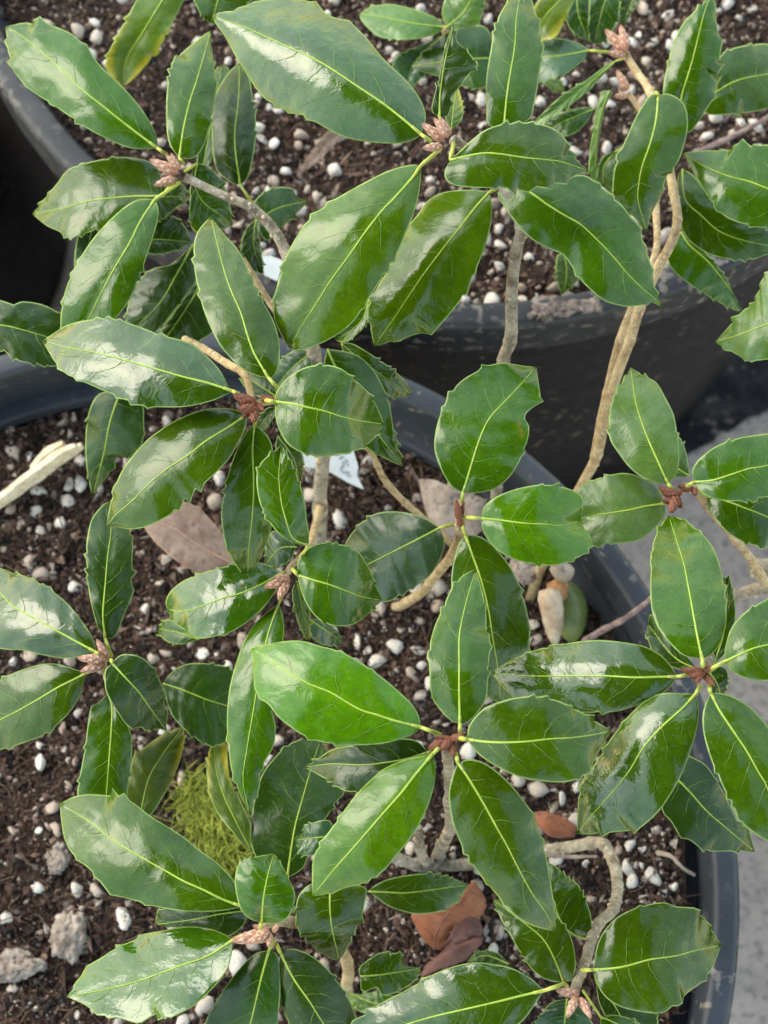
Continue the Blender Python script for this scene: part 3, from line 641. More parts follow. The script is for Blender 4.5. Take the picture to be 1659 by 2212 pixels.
LEAVES = """
# key plant zb,zt fold arch tint pet(or -) : mid ; left ; right      (tile prefixed coordinates)
A1 L 9,8.6 0.31 0.61 n 720,668 : 680,640 560,550 440,455 340,375 270,305 170,215 80,145 25,115 ; 678,590 650,530 590,440 500,345 440,290 405,245 375,190t 362,190 300,140 180,91t 165,96 100,98 ; 640,645 560,640 470,605 360,545 260,475 160,410 107,372t 92,350 55,300 30,200
A2 T 7.5,6.5 0.14 0.61 y - : 770,-110 690,20 610,150 550,250 528,372 ; 700,-110 620,-40 590,0 540,90 490,180 455,270 470,320 510,358 ; 830,-80 790,10 740,110 700,190 650,260 600,320 560,358
A3 L 9.2,8.4 0.21 0.61 n 792,705 : 775,682 792,560 820,440 855,330 912,130 ; 735,630 720,560 718,470 722,380 735,300 745,265 800,215 860,165 ; 830,685 870,650 905,560 925,460 942,352t 930,330 926,290 918,230 912,180
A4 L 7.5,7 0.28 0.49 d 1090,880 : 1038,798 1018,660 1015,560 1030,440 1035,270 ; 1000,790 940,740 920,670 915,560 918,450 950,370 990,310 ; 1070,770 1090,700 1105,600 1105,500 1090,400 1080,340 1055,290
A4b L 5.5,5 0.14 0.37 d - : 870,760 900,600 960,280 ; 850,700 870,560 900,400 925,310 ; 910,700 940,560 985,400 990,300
A5 M 12,11 0.50 0.61 w 1860,610 : 1819,580 1760,530 1659,450 1540,370 1420,290 1330,240 1240,200 1130,150 1040,110 918,70 ; 1840,520 1835,470 1800,400 1750,340 1659,255 1590,170 1508,86t 1480,85 1410,58 1365,3t 1345,18 1250,-10 1100,5 1050,35 1000,45 940,55 ; 1790,605 1730,620 1659,620 1560,610 1480,590 1400,550 1330,510 1240,480 1160,440 1110,390 1085,350 1045,290 1015,240 975,165 930,100
A6 T 8,7.5 0.14 0.49 n - : 1000,-140 950,-20 912,102 ; 900,-140 835,-30 850,30 880,80 ; 1090,-100 1080,0 1040,40 960,90
A7 L 8.2,7.2 0.17 0.49 n 745,790 : 700,848 580,848 460,858 380,870 270,900 140,925 ; 690,740 650,700 600,685 520,678 430,690 350,710 290,735 240,800 190,860 ; 650,900 560,950 440,985 330,1022 275,1032t 262,1005 200,975
A7b L 6.5,6 0.14 0.37 n - : 560,880 690,852 818,850 ; 620,800 720,780 785,790 805,820 ; 620,960 700,950 760,900 805,870
A8 L 9.5,9 0.25 0.86 n 775,790 : 670,862 610,950 560,1050 500,1150 440,1260 380,1380 320,1470 ; 600,860 530,900 450,975 395,1040 330,1140 290,1230 265,1330 262,1420 280,1470 ; 685,900 680,960 650,1060 610,1180 570,1280 530,1340 500,1375 420,1450 370,1490
A9 L 7,7 0.14 0.37 b - : 400,1250 380,1100 415,910 ; 330,1200 322,1100 340,1010 380,950 ; 470,1200 480,1100 440,975
A10 L 8.5,7.6 0.14 0.37 n 800,740 : 850,708 840,800 880,875 940,920 1003,972 ; 890,712 935,750 970,800 990,870 1003,930 ; 830,740 822,850 820,960 850,1005 920,995 975,988
A11 L 11.6,10.4 0.21 0.74 n 1205,1682 : 1160,1632 1100,1530 1070,1450 1040,1350 1000,1260 975,1190 950,1100 910,935 ; 1100,1622 1040,1590 980,1530 940,1475 890,1370 860,1270 838,1150 838,1050 860,990 ; 1185,1625 1205,1580 1210,1520 1205,1460 1180,1380 1130,1290 1080,1180 1030,1080 960,1000
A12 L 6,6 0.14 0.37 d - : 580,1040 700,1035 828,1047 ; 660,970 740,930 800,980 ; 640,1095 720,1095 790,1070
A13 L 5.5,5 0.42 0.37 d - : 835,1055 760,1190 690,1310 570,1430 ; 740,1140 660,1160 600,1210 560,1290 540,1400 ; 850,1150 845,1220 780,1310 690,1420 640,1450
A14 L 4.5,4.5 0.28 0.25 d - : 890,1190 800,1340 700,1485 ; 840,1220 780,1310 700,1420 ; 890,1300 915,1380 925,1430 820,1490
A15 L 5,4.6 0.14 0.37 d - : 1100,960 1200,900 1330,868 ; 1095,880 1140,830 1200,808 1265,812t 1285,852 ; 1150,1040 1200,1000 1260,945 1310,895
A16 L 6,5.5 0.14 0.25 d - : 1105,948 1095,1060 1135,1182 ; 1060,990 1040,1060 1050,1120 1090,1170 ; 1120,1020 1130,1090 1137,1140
A18 M 12.4,11 0.28 0.74 g 1900,645 : 1819,715 1780,770 1700,860 1659,900 1580,1000 1500,1115 1430,1210 1380,1290 1310,1400 1250,1505 ; 1790,710 1730,720 1659,745 1580,785 1480,840 1400,890 1330,950 1270,1040 1230,1120 1200,1220 1180,1310 1185,1380 1210,1440 1235,1485 ; 1819,760 1812,830 1789,920 1749,1020 1719,1090 1659,1190 1590,1296 1554,1355 1494,1421 1395,1481 1296,1514
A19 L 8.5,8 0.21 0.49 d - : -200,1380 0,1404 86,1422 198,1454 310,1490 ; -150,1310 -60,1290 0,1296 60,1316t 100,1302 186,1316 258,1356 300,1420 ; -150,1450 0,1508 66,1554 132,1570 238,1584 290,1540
B1 T 5,4.6 0.14 0.37 p 290,120 : 265,118 120,100 0,75 -105,60 ; 230,80 150,45 60,22 0,18 -70,35 ; 220,150 120,170 0,165 -60,130 -100,85
B2 T 5.5,6 0.14 0.25 p - : 268,120 350,45 400,-60 ; 250,60 262,0 300,-60 ; 300,125 400,110 430,40 440,-50
B3 T 4.6,4.3 0.14 0.37 d - : 490,250 300,260 115,290 ; 440,118 330,120 260,150 180,220 140,260 ; 440,375 330,370 230,330 150,305
B4 T 4,3.6 0.14 0.37 b - : 260,150 140,260 85,400 ; 150,200 50,250 40,320 ; 240,230 190,310 130,370
B5 M 11.6,12 0.14 0.12 d 285,565 : 240,507 243,400 262,270 300,108 ; 205,480 215,420 240,330 258,230 280,150 ; 278,500 290,468 304,446t 290,425 325,380 370,320 408,285t 385,250 350,210 318,180
B6 M 9,8.5 0.14 0.25 y - : 290,562 300,470 312,380 ; 262,500 270,440 290,390 ; 335,520 342,460 325,390
B7 M 11.3,10.8 0.28 0.49 n - : 518,548 530,420 545,320 565,200 572,80 592,-40 ; 450,540 440,430 443,320 460,220 475,130 500,60 540,0 ; 625,520 650,450 665,370 680,270 694,197t 682,180 676,130 675,88t 655,55 640,0 620,-30
B8 T 6,5.6 0.14 0.37 y - : 830,-90 760,0 690,80 655,185 ; 740,-60 660,10 635,90 ; 830,-20 790,70 745,160 690,176
B9 M 13,12.6 0.22 0.74 n 300,620 : 288,690 420,663 500,665 600,680 700,690 770,700 888,740 ; 330,650 390,595 450,555 540,530 640,530 710,545 770,580 795,622t 788,638 832,663t 832,690 860,718 ; 262,740 270,780 320,805 420,812 520,815 622,832t 650,810 722,818t 730,795 790,798t 800,775 845,752
B10 M 11.6,10.6 0.25 0.74 n 480,760 : 560,795 630,830 700,880 780,930 850,970 930,1045 1000,1120 1050,1180 1110,1240 1170,1290 1205,1330 ; 700,790 850,755 920,790 990,850 1045,905 1062,930 1117,985t 1113,1020 1135,1080 1150,1130 1165,1190 1170,1250 ; 490,830 510,880 560,950 620,1020 700,1070 770,1100 810,1150 840,1200 890,1250 950,1300 1040,1325 1110,1320 1160,1308
B11 M 11,9.4 0.36 0.74 g 480,818 : 457,830 400,890 330,980 250,1080 160,1200 60,1350 -43,1498 ; 420,823 330,820 240,835 185,870 150,920 110,970 80,1030 50,1100 0,1190 -50,1280 -73,1330 -63,1400 ; 467,900 462,970 440,1060 400,1160 350,1270 290,1350 240,1410 206,1448t 160,1440 80,1465 20,1480
B12 M 8.5,8 0.14 0.37 n - : -60,1280 -100,1390 -210,1470 ; -100,1280 -170,1380 -215,1440 ; -60,1370 -110,1440 -170,1480
B13 N 8,9 0.35 0.49 n - : 1268,500 1290,400 1330,270 1360,150 1385,50 1415,-20 ; 1220,470 1205,400 1215,320 1245,200 1285,110 1330,60 1390,0 ; 1310,575 1350,540 1390,480 1425,425 1442,380t 1435,340 1465,284t 1452,250 1466,172t 1448,150 1435,80 1435,20
B14 N 9.6,8.8 0.21 0.74 n 1175,400 : 1185,412 1175,520 1150,620 1115,720 1100,800 1098,870 1135,1000 ; 1150,410 1090,500 1040,610 1005,690 990,770 990,840 1030,890 1080,940 1120,985 ; 1230,405 1290,440 1312,500 1310,570 1290,650 1272,698t 1240,740 1215,780 1198,848t 1180,880 1150,940 1140,980
B15 N 6.5,6 0.14 0.37 n - : 1400,420 1520,350 1659,320 1800,300 ; 1440,270 1480,220 1560,196 1660,190 1750,230 ; 1390,490 1480,495 1580,485 1660,465 1750,400
B16 N 9,8.6 0.21 0.49 n - : 1850,880 1740,840 1659,815 1580,785 1500,765 1420,735 1350,700 1292,660 ; 1850,760 1760,650 1659,625 1590,630 1550,598t 1500,645 1440,648 1360,652 ; 1840,950 1750,990 1659,985 1600,980 1500,950 1440,905 1400,850 1370,800 1345,760 1320,715 1308,690
B17 N 7.4,7 0.21 0.49 n - : 1288,730 1300,860 1370,930 1450,1000 1560,1040 1659,1060 1770,1080 ; 1340,760 1420,860 1520,950 1659,990 1740,1030 ; 1268,770 1272,850 1280,950 1300,1020 1370,1080 1440,1110 1540,1125 1600,1120 1659,1100
B18 N 6,5 0.14 0.49 n - : 1280,1000 1320,1060 1390,1120 1450,1190 1500,1260 1545,1345 ; 1320,1035 1400,1100 1450,1160 1490,1220 1510,1280 ; 1250,1050 1225,1120 1260,1180 1330,1235 1400,1280 1470,1320 1520,1343
B19 R 10,9 0.14 0.37 p - : 1860,1300 1740,1370 1633,1408 1553,1440 1431,1478 ; 1830,1180 1720,1150 1645,1185 1625,1245 1603,1280t 1605,1300 1547,1345 1490,1410 ; 1850,1420 1760,1530 1640,1555 1558,1563t 1545,1545 1500,1520 1460,1500
B20a N 5,4.6 0.14 0.25 d - : 1000,-100 950,20 908,188 ; 900,-60 885,60 884,165 ; 1020,0 1005,100 945,185
B20b N 4.2,4 0.14 0.25 d - : 830,-60 840,60 886,182 ; 780,-20 778,60 815,140 ; 890,-40 900,60 900,140
B20c N 5.6,5.2 0.14 0.25 d - : 1095,-50 1060,30 1028,108 ; 1040,-50 1020,10 1015,80 ; 1100,0 1075,50 1045,95
B21 N 5.5,5 0.14 0.37 b 970,225 : 885,218 800,235 690,250 590,280 ; 840,185 760,165 700,170 620,200 ; 860,260 800,310 740,335 680,360 620,340
B22 N 6,5.6 0.14 0.37 p 1042,252 : 1000,264 940,315 860,380 760,455 640,535 ; 960,280 890,335 800,390 730,445 660,515 ; 955,315 880,395 790,465 700,525 660,542
B23 N 6,5 0.14 0.25 p - : 975,390 940,480 915,620 915,790 ; 940,400 915,480 903,560 890,640 885,740 ; 987,400 962,450 942,530 928,600 920,700
B24 N 3.5,3.2 0.14 0.25 d - : 912,468 800,515 690,565 ; 860,463 760,490 700,525 ; 870,535 810,582 740,590
B25 N 4,3.5 0.14 0.25 d 1035,635 : 1000,655 950,720 945,810 ; 950,672 922,730 925,790 ; 1000,690 990,760 985,830
B26 T 1.5,1 0.14 0.25 p - : 690,345 745,370 782,398 ; 720,340 765,350 ; 700,370 745,395
B27 M 3.5,2.5 0.14 0.25 d - : 780,1095 790,1180 773,1272 ; 745,1110 745,1200 762,1262 ; 815,1150 842,1200 810,1240
C1 L 11.7,10.4 0.22 0.74 w 1030,225 : 1005,215 900,180 780,150 650,112 520,75 400,45 300,28 185,-2 ; 985,195 975,165 940,110 880,50 820,5 700,-28 600,-65 500,-97 420,-100 300,-75 220,-28 ; 960,240 900,262 800,283 700,285 610,280 530,250 450,215 370,180 300,150 250,110 225,70 195,20
C3 L 6.5,4.5 0.14 0.25 d - : 520,215 475,350 450,480 400,667 ; 430,225 385,300 370,400 370,510 385,610 ; 610,260 622,350 615,440 555,507t 518,483 480,560 435,620
C4 L 11,10.4 0.31 0.61 n 1085,300 : 1068,315 980,375 890,430 815,490 730,545 650,610 570,690 500,750 460,802 ; 1010,293 920,287 840,305 750,345 680,390 620,440 560,510 520,570 490,650 470,730 ; 1062,370 1030,440 980,520 900,600 820,670 750,740 680,780 620,805 560,812 500,803
C5 L 10.6,8.6 0.21 0.61 n 1100,340 : 1097,365 1090,470 1095,570 1095,680 1088,780 1075,900 1070,1037 ; 1065,390 1030,450 995,540 970,640 955,740 965,840 990,920 1030,985 ; 1130,380 1165,420 1180,475 1190,600 1180,720 1170,820 1140,900 1100,985
C6 L 10.6,11.4 0.17 0.61 n 1300,930 : 1335,882 1265,850 1235,770 1215,690 1205,580 1216,450 ; 1290,878 1220,845 1170,790 1130,720 1110,640 1110,560 1130,520 1180,475 ; 1335,830 1325,760 1315,680 1295,610 1270,540 1240,485
C7 L 12.6,11.6 0.17 0.99 n 1150,255 : 1188,260 1270,270 1330,285 1400,300 1460,320 1540,340 1660,358 ; 1195,215 1240,160 1310,115 1390,100 1470,115 1540,170 1600,230 1635,295 ; 1190,320 1205,380 1240,440 1300,480 1380,500 1460,490 1560,465 1620,415
C8 L 10,8.6 0.21 0.49 n - : 1415,32 1450,110 1560,300 1742,542 ; 1468,39 1527,52 1573,79 1620,131 1653,191 1679,251 1692,317 1699,370t 1719,436 ; 1400,100 1430,250 1500,380 1590,465 1680,515
C9 L 8.5,7.6 0.14 0.37 n - : 1474,10 1560,80 1680,170 1782,228 ; 1520,8 1587,45 1666,98 1726,145 1759,184 ; 1500,80 1600,170 1679,237 1745,238
C10 L 6.5,6 0.14 0.25 b - : 1345,50 1270,110 1180,210 ; 1290,30 1210,80 1170,150 ; 1345,120 1290,190 1220,230
C11 L 6,5.6 0.14 0.25 d - : 1190,235 1120,190 1050,140 ; 1190,180 1120,130 1060,110 ; 1150,250 1080,220 1040,170
C12 L 8,7 0.14 0.25 n - : 1200,410 1265,500 1298,610 ; 1240,400 1300,470 1312,550 ; 1190,460 1225,540 1270,600
C12b L 9,8.5 0.14 0.25 b - : 1185,285 1150,330 1110,385 ; 1150,290 1110,340 ; 1185,320 1150,375
C13 U 7.5,7 0.22 0.61 d 482,1358 : 455,1284 445,1180 455,1050 465,930 480,810 475,690 ; 420,1230 395,1140 378,1040 372,940 375,860 395,770 440,710 ; 500,1275 530,1200 560,1130 581,1075t 568,1030 584,1005t 572,960 575,880 560,810 520,740
C14 U 8,6.5 0.28 0.61 w 430,1352 : 415,1343 310,1285 200,1225 110,1175 40,1130 0,1085 -130,980 ; 410,1300 370,1230 300,1140 230,1080 130,1020 60,1000 0,978 -80,960 ; 370,1360 270,1370 180,1355 100,1335 0,1325 -90,1250 -130,1100
C15 U 7.5,6.4 0.31 0.61 n 440,1405 : 375,1432 300,1470 250,1495 150,1555 60,1605 0,1635 -110,1700 ; 330,1418 260,1395 180,1393 90,1420 0,1460 -90,1530 ; 360,1475 345,1535 290,1615 200,1695 130,1725 60,1750 0,1765 -70,1760
C16 U 8.3,6.8 0.17 0.61 d 480,1375 : 485,1390 540,1450 600,1515 660,1600 720,1682 ; 520,1355 570,1352 620,1370 660,1410 690,1460 717,1528t 710,1560 728,1600t 720,1650 ; 455,1420 452,1480 465,1530 500,1590 540,1650 570,1677t 600,1666 640,1682t 690,1675
C17 U 6,5.6 0.17 0.49 d - : 705,1478 800,1510 900,1550 1000,1580 1070,1610 ; 740,1430 800,1395 880,1390 960,1400 1020,1430 1060,1520 ; 715,1530 740,1610 800,1680 895,1745 960,1740 1030,1690
C18 L 8.6,8 0.28 0.74 n 1235,1060 : 1203,1135 1160,1260 1130,1400 1105,1535 1090,1625 1065,1775 1050,1905 1082,2050 ; 1150,1170 1085,1240 1040,1330 1010,1420 988,1520 980,1635 985,1735 1000,1855 1040,1965 ; 1222,1180 1228,1260 1210,1360 1190,1450 1180,1590 1192,1675 1180,1755 1140,1825 1120,1905 1100,1995
C19 L 8.7,8 0.28 0.74 w 1225,1000 : 1208,1006 1130,1050 1040,1088 960,1110 880,1140 800,1165 722,1160 ; 1170,970 1100,952 1030,955 960,975 870,1000 790,1035 740,1075 716,1120 ; 1195,1070 1140,1150 1080,1205 1000,1255 930,1275 855,1283 790,1245 745,1205
C20 U 3,2.5 0.14 0.25 d - : 860,1288 780,1260 685,1240 ; 800,1245 740,1200 700,1212 ; 790,1308 730,1302 690,1268
C21 L 10.4,9.3 0.17 0.86 n 1265,985 : 1285,1008 1350,1030 1420,1050 1500,1080 1570,1105 1652,1118 ; 1285,960 1310,910 1370,875 1430,870 1490,880 1548,905t 1562,925 1590,970 1620,1040 ; 1300,1080 1340,1160 1390,1210 1450,1230 1530,1222 1600,1170
C22 L 7,6.5 0.14 0.25 y - : 1282,1035 1305,1150 1332,1294 ; 1262,1080 1275,1170 1300,1250 ; 1320,1100 1342,1180 1340,1250
C23 L 3,2 0.14 0.25 b - : 1335,1200 1410,1250 1482,1302 ; 1400,1205 1455,1250 ; 1340,1270 1400,1312
C24 L 7.5,7 0.14 0.25 b - : 1282,888 1210,895 1145,965 ; 1240,850 1180,818 1150,880 ; 1250,950 1190,972
D1 K 10,9.6 0.14 0.61 n 335,705 : 342,652 370,560 400,460 430,380 465,320 550,230 658,110 ; 290,625 245,550 218,470 222,390 245,310 280,230 340,165 412,122 420,98t 440,104 520,92 600,105 ; 400,655 470,640 540,590 590,510 620,430 628,370 608,330 628,298 682,262t 672,200
D2 K 10.4,10 0.17 0.61 g 345,760 : 420,765 500,772 600,785 700,790 760,795 850,775 ; 430,720 470,680 560,640 660,620 740,622 810,640 855,670 860,715 ; 425,810 450,860 500,910 570,945 660,965 740,968 820,945 870,915 905,886t 885,830 860,800
D3 R 9,8.8 0.14 0.49 p 1250,690 : 1212,700 1130,712 1050,730 950,745 840,765 ; 1190,640 1140,600 1060,570 980,575 890,605 830,650 805,720 ; 1215,750 1170,810 1100,860 1040,870 960,875 905,888 840,850
D4 R 9.6,9 0.14 0.61 p 1245,640 : 1228,615 1180,510 1140,420 1110,340 1085,250 1065,112 ; 1180,612 1120,590 1060,545 1010,480 975,420 970,350 980,280 1010,200 1045,150 ; 1260,580 1275,520 1275,450 1265,380 1250,310 1220,250 1180,180 1120,145
D4b R 7.6,7.2 0.14 0.25 p - : 1320,582 1250,530 1170,400 ; 1315,530 1300,460 1265,405 ; 1270,588 1210,570 1160,480
D5 R 10.2,10 0.21 0.61 n 1310,625 : 1340,608 1420,600 1500,575 1575,550 1659,535 1800,480 ; 1330,560 1360,510 1430,455 1520,420 1620,402 1720,400 ; 1370,650 1420,680 1500,690 1600,685 1700,640
D6 R 9,8.5 0.17 0.61 n 1340,635 : 1395,668 1480,690 1560,720 1659,760 1790,835 ; 1500,640 1659,660 1750,740 ; 1400,720 1440,780 1490,830 1560,870 1659,890 1740,880
D7 R 11.5,9.6 0.17 0.74 n 1380,1425 : 1375,1370 1355,1280 1335,1170 1315,1060 1295,960 1270,880 1230,752 ; 1300,1360 1240,1310 1180,1230 1155,1150 1150,1050 1155,950 1160,880 1190,800 ; 1420,1350 1460,1290 1480,1200 1475,1080 1450,960 1410,870 1340,800 1280,762
D7b R 9.5,9 0.14 0.49 n - : 1420,1400 1470,1250 1490,1010 ; 1370,1300 1400,1100 ; 1480,1340 1520,1200 1508,1090
D7c R 8.5,8 0.14 0.37 d - : 1360,1420 1250,1360 1140,1220 ; 1260,1300 1160,1180 ; 1280,1420 1180,1370 1140,1290
D7d R 8,7.6 0.14 0.25 d - : 1400,1420 1440,1480 1460,1550 ; 1440,1400 1485,1420 1480,1500 ; 1400,1470 1420,1540
D8 R 11.6,11.4 0.25 0.61 n 1395,1425 : 1470,1384 1530,1355 1600,1325 1659,1310 1800,1270 ; 1475,1320 1500,1240 1560,1170 1659,1115 1760,1120 ; 1510,1430 1580,1460 1659,1465 1760,1420
D9 F 11.3,10.2 0.21 0.61 n 328,1700 : 328,1652 325,1500 325,1400 325,1280 340,1190 365,1090 398,983 ; 290,1640 240,1590 205,1530 195,1430 195,1330 215,1240 250,1160 290,1070 340,1010 ; 360,1650 400,1610 440,1550 450,1470 455,1380 463,1302t 445,1250 440,1150 420,1060
D10 K 9.8,8 0.21 0.61 n 340,800 : 352,838 385,930 420,1030 450,1150 470,1280 490,1400 505,1560 ; 320,880 295,980 290,1060 300,1150 350,1300 400,1450 450,1540 ; 410,840 470,880 530,950 580,1040 610,1130 634,1240t 625,1340 600,1420 560,1530
D11 R 11,9.3 0.35 0.74 w 1320,1440 : 1265,1448 1180,1450 1080,1452 950,1445 800,1445 620,1445 463,1430 ; 1240,1400 1190,1350 1120,1315 1040,1300 940,1290 850,1295 760,1310 670,1328 580,1360 510,1400 ; 1240,1490 1190,1530 1100,1570 1000,1600 880,1605 760,1600 640,1580 550,1530 490,1470
D12 K 8.8,7.2 0.17 0.61 b 300,790 : 240,806 170,842 100,878 -72,964 -170,1010 ; 166,759 73,736 -19,739 -86,772 -138,825 -175,900 ; 262,865 252,918 212,997 152,1050 73,1096 7,1126 -80,1090
E1 U 7,6.5 0.25 0.49 n - : 468,45 485,110 480,220 470,350 460,480 450,570 ; 420,90 390,110 365,290 345,400 335,490 370,550 ; 520,120 555,190 570,240 570,330 560,410 545,490 500,550
E2 U 5.5,5 0.21 0.37 y - : 600,600 640,420 690,330 730,270 794,188 ; 545,540 550,450 575,320 610,290 660,250 720,215 ; 655,568 700,500 750,410 785,310 797,240
E3 F 8.8,7.7 0.21 0.74 n 1090,1000 : 1050,968 960,935 880,895 790,855 720,815 640,770 530,705 450,650 390,600 258,523 ; 1030,900 1000,840 930,770 860,720 800,670 740,630 650,575 580,520 520,485 494,466t 470,485 380,480 310,495 ; 960,985 840,990 740,980 640,960 560,935 475,917t 440,870 380,800 320,750 280,680 265,600
E4 F 8.5,7.8 0.08 0.20 w 1040,1090 : 1005,1112 900,1180 800,1215 680,1260 560,1300 430,1330 288,1356 ; 970,1085 900,1060 800,1053 700,1070 598,1088t 590,1105 498,1143t 440,1185 372,1223t 330,1300 ; 1000,1180 975,1250 900,1340 830,1400 738,1448t 660,1440 600,1472 520,1450 418,1437t 380,1400 330,1375
E5 F 9.7,10 0.17 0.61 n 1125,1060 : 1130,1036 1140,920 1165,800 1186,736 ; 1080,1020 1040,980 1020,910 1015,840 1040,770 1110,750 ; 1200,1040 1255,1000 1276,920 1250,850 1220,790
E6 F 8,7 0.21 0.61 n - : 1430,850 1425,950 1430,1030 1440,1090 1466,1200 ; 1340,870 1290,920 1275,1000 1290,1070 1330,1120 1390,1170 1440,1196 ; 1520,870 1582,888 1575,960 1562,1018t 1530,1080 1500,1150
E7 F 5.8,5 0.14 0.61 d - : 1240,845 1255,740 1275,620 1310,490 1350,350 1385,245 ; 1150,800 1090,720 1085,600 1100,500 1130,400 1180,330 1240,270 1300,248 ; 1310,800 1340,720 1390,620 1450,520 1490,470 1460,400 1430,320
E7b F 9.6,8.6 0.14 0.49 d 1870,290 : 1850,300 1750,330 1659,345 1560,355 1430,350 1313,365 ; 1800,250 1700,240 1560,262 1440,285 1370,330 ; 1800,370 1700,430 1600,465 1500,470 1430,430 1370,395
E8 F 11.4,10.5 0.31 0.74 g 1910,265 : 1872,305 1800,390 1730,480 1659,560 1590,640 1520,720 1440,810 1350,922 ; 1809,318 1739,335 1659,370 1600,420 1540,480 1480,560 1430,630 1380,700 1352,760 1348,830 ; 1881,350 1879,430 1854,520 1819,600 1769,680 1719,740 1659,812 1600,850 1560,872 1500,885 1420,912
E9 F 7,6.8 0.07 0.25 b - : 1450,660 1360,670 1278,680 ; 1420,593 1314,612t 1305,650 ; 1400,720 1345,748 1284,737t 1290,715
E10 U 5.8,5.4 0.14 0.49 y - : 1082,722 1020,600 960,470 930,350 928,243 ; 1050,700 1000,640 950,580 910,500 892,400 900,300 ; 1084,660 1080,600 1045,520 1000,430 985,340 976,260
E11 F 6.6,6.2 0.14 0.37 d - : 1075,985 950,1000 850,1020 670,1045 ; 1000,950 800,950 690,985 ; 1050,1050 980,1097 900,1072 780,1062
E12 F 8,7 0.28 0.61 d 1180,1110 : 1162,1157 1130,1270 1095,1420 1060,1560 1040,1650 ; 1100,1170 1030,1240 970,1320 920,1400 888,1475 900,1600 ; 1200,1180 1212,1300 1205,1420 1180,1560
E13 F 8,7 0.35 0.61 d 1195,1130 : 1212,1168 1270,1280 1340,1380 1400,1475 1500,1600 ; 1260,1148 1330,1170 1400,1220 1460,1290 1510,1370 1540,1450 1545,1540 ; 1205,1250 1210,1350 1250,1470 1370,1570
E14 F 3.2,2.8 0.07 0.25 n - : 1556,1268 1640,1262 1720,1250 1818,1233 ; 1552,1230 1613,1181 1659,1163 1747,1174t 1735,1203 1768,1226 ; 1560,1327 1580,1335t 1626,1318 1650,1350t 1692,1345 1759,1314 1802,1277
E15 F 2.4,2 0.07 0.25 p - : 1760,1400 1620,1385 1505,1335 ; 1720,1355 1650,1345 1640,1312t 1615,1335 1560,1345 ; 1720,1440 1620,1440 1530,1405
F1 F 12.2,12 0.17 0.74 n 330,240 : 360,245 470,257 600,255 720,242 800,238 900,225 982,207 ; 365,190 400,140 450,100 540,70 600,60 680,58 760,80 810,105 870,135 930,175 ; 400,300 450,340 520,380 600,412 680,425 780,430 850,410 893,388t 910,330 950,260
F2 R 11.2,9.8 0.28 0.74 w 1368,12 : 1345,50 1290,110 1200,190 1120,280 1060,380 980,480 900,570 834,652 ; 1290,45 1200,45 1130,75 1050,150 980,240 910,350 860,410 842,480 836,560 ; 1360,100 1358,170 1340,250 1310,340 1270,430 1200,540 1130,610 1085,640t 1000,645 910,655
F3 R 11.4,11 0.21 0.61 n 1405,15 : 1412,45 1450,120 1510,210 1570,300 1620,390 1659,460 1740,700 ; 1460,45 1530,70 1600,120 1659,190 1720,300 1755,450 1760,600 ; 1385,100 1375,170 1390,260 1420,350 1460,440 1500,520 1540,600 1600,650 1659,685
F4 R 8,7 0.17 0.49 d - : 1240,390 1320,470 1390,550 1470,620 1602,730 ; 1310,320 1350,330 1400,365 1460,460 1500,540 1530,608t 1577,618t 1590,680 ; 1200,540 1240,600 1282,672t 1320,680 1390,725 1500,728
F5 F 11.4,10 0.25 0.74 n 312,310 : 320,345 370,420 430,520 490,630 530,700 580,800 640,910 690,980 741,1072 ; 380,330 450,355 530,420 590,490 640,560 670,640 695,720 715,820 730,920 742,1010 ; 295,400 280,480 290,580 320,670 370,770 430,850 490,920 560,1000 630,1045 700,1066
F6 F 6.4,6.4 0.17 0.49 n - : 878,1108 800,1075 760,1020 720,900 695,770 ; 898,1070 893,1000 870,930 841,872t 790,835 740,790 ; 830,1100 760,1060 700,980 680,880
F7 F 7.8,7.6 0.17 0.61 n 790,1310 : 775,1292 740,1200 690,1110 610,1040 470,935 ; 810,1285 828,1230 822,1150 800,1080 740,1000 640,950 ; 720,1290 650,1250 590,1170 550,1100 525,1062t 495,1000
F8 F 8.9,8.1 0.14 0.86 n 855,1242 : 905,1240 1000,1232 1060,1220 1150,1195 1260,1180 1350,1155 1457,1134 ; 910,1190 925,1120 960,1060 1010,1010 1080,975 1150,955 1215,948 1260,965 1338,970t 1380,1010 1420,1070 ; 915,1290 950,1350 1010,1395 1100,1420 1200,1428 1250,1395 1292,1387t 1300,1350 1385,1288t 1420,1230
F9 F 6,5.6 0.14 0.49 d - : 915,1280 1000,1400 1080,1560 ; 1000,1330 1172,1425 1165,1520 ; 925,1370 955,1440 1000,1530
F10 F 7.4,6.8 0.21 0.49 b - : 790,1365 782,1450 770,1580 ; 725,1380 680,1430 645,1510 ; 850,1395 895,1460 905,1550
F11 F 6.6,6 0.14 0.37 n 860,1330 : 935,1442 1020,1480 1110,1540 ; 985,1433 1060,1448 1125,1490 ; 940,1490 1000,1540
F12 F 2.4,2 0.11 0.37 n - : -68,901 7,904 100,907 258,887 366,873 ; -33,871 33,844 126,828 219,824 298,844 ; 0,953 67,983 152,1000 258,983 324,937
F13 F .4,.2 0.07 0.25 d - : 540,1215 440,1178 360,1205 ; 480,1160 400,1165 ; 500,1230 420,1230
E16 F 8.8,7.2 0.22 0.74 w 2439,1300 : 2349,1330 2259,1350 2139,1380 2009,1410 1879,1440 1759,1475 1609,1530 1440,1590 ; 2299,1280 2219,1235 2119,1212 2029,1210 1929,1235 1839,1275 1749,1330 1659,1375 1600,1410 1520,1470 1455,1540 ; 2324,1370 2299,1410 2249,1470 2159,1520 2009,1560 1809,1600 1609,1620
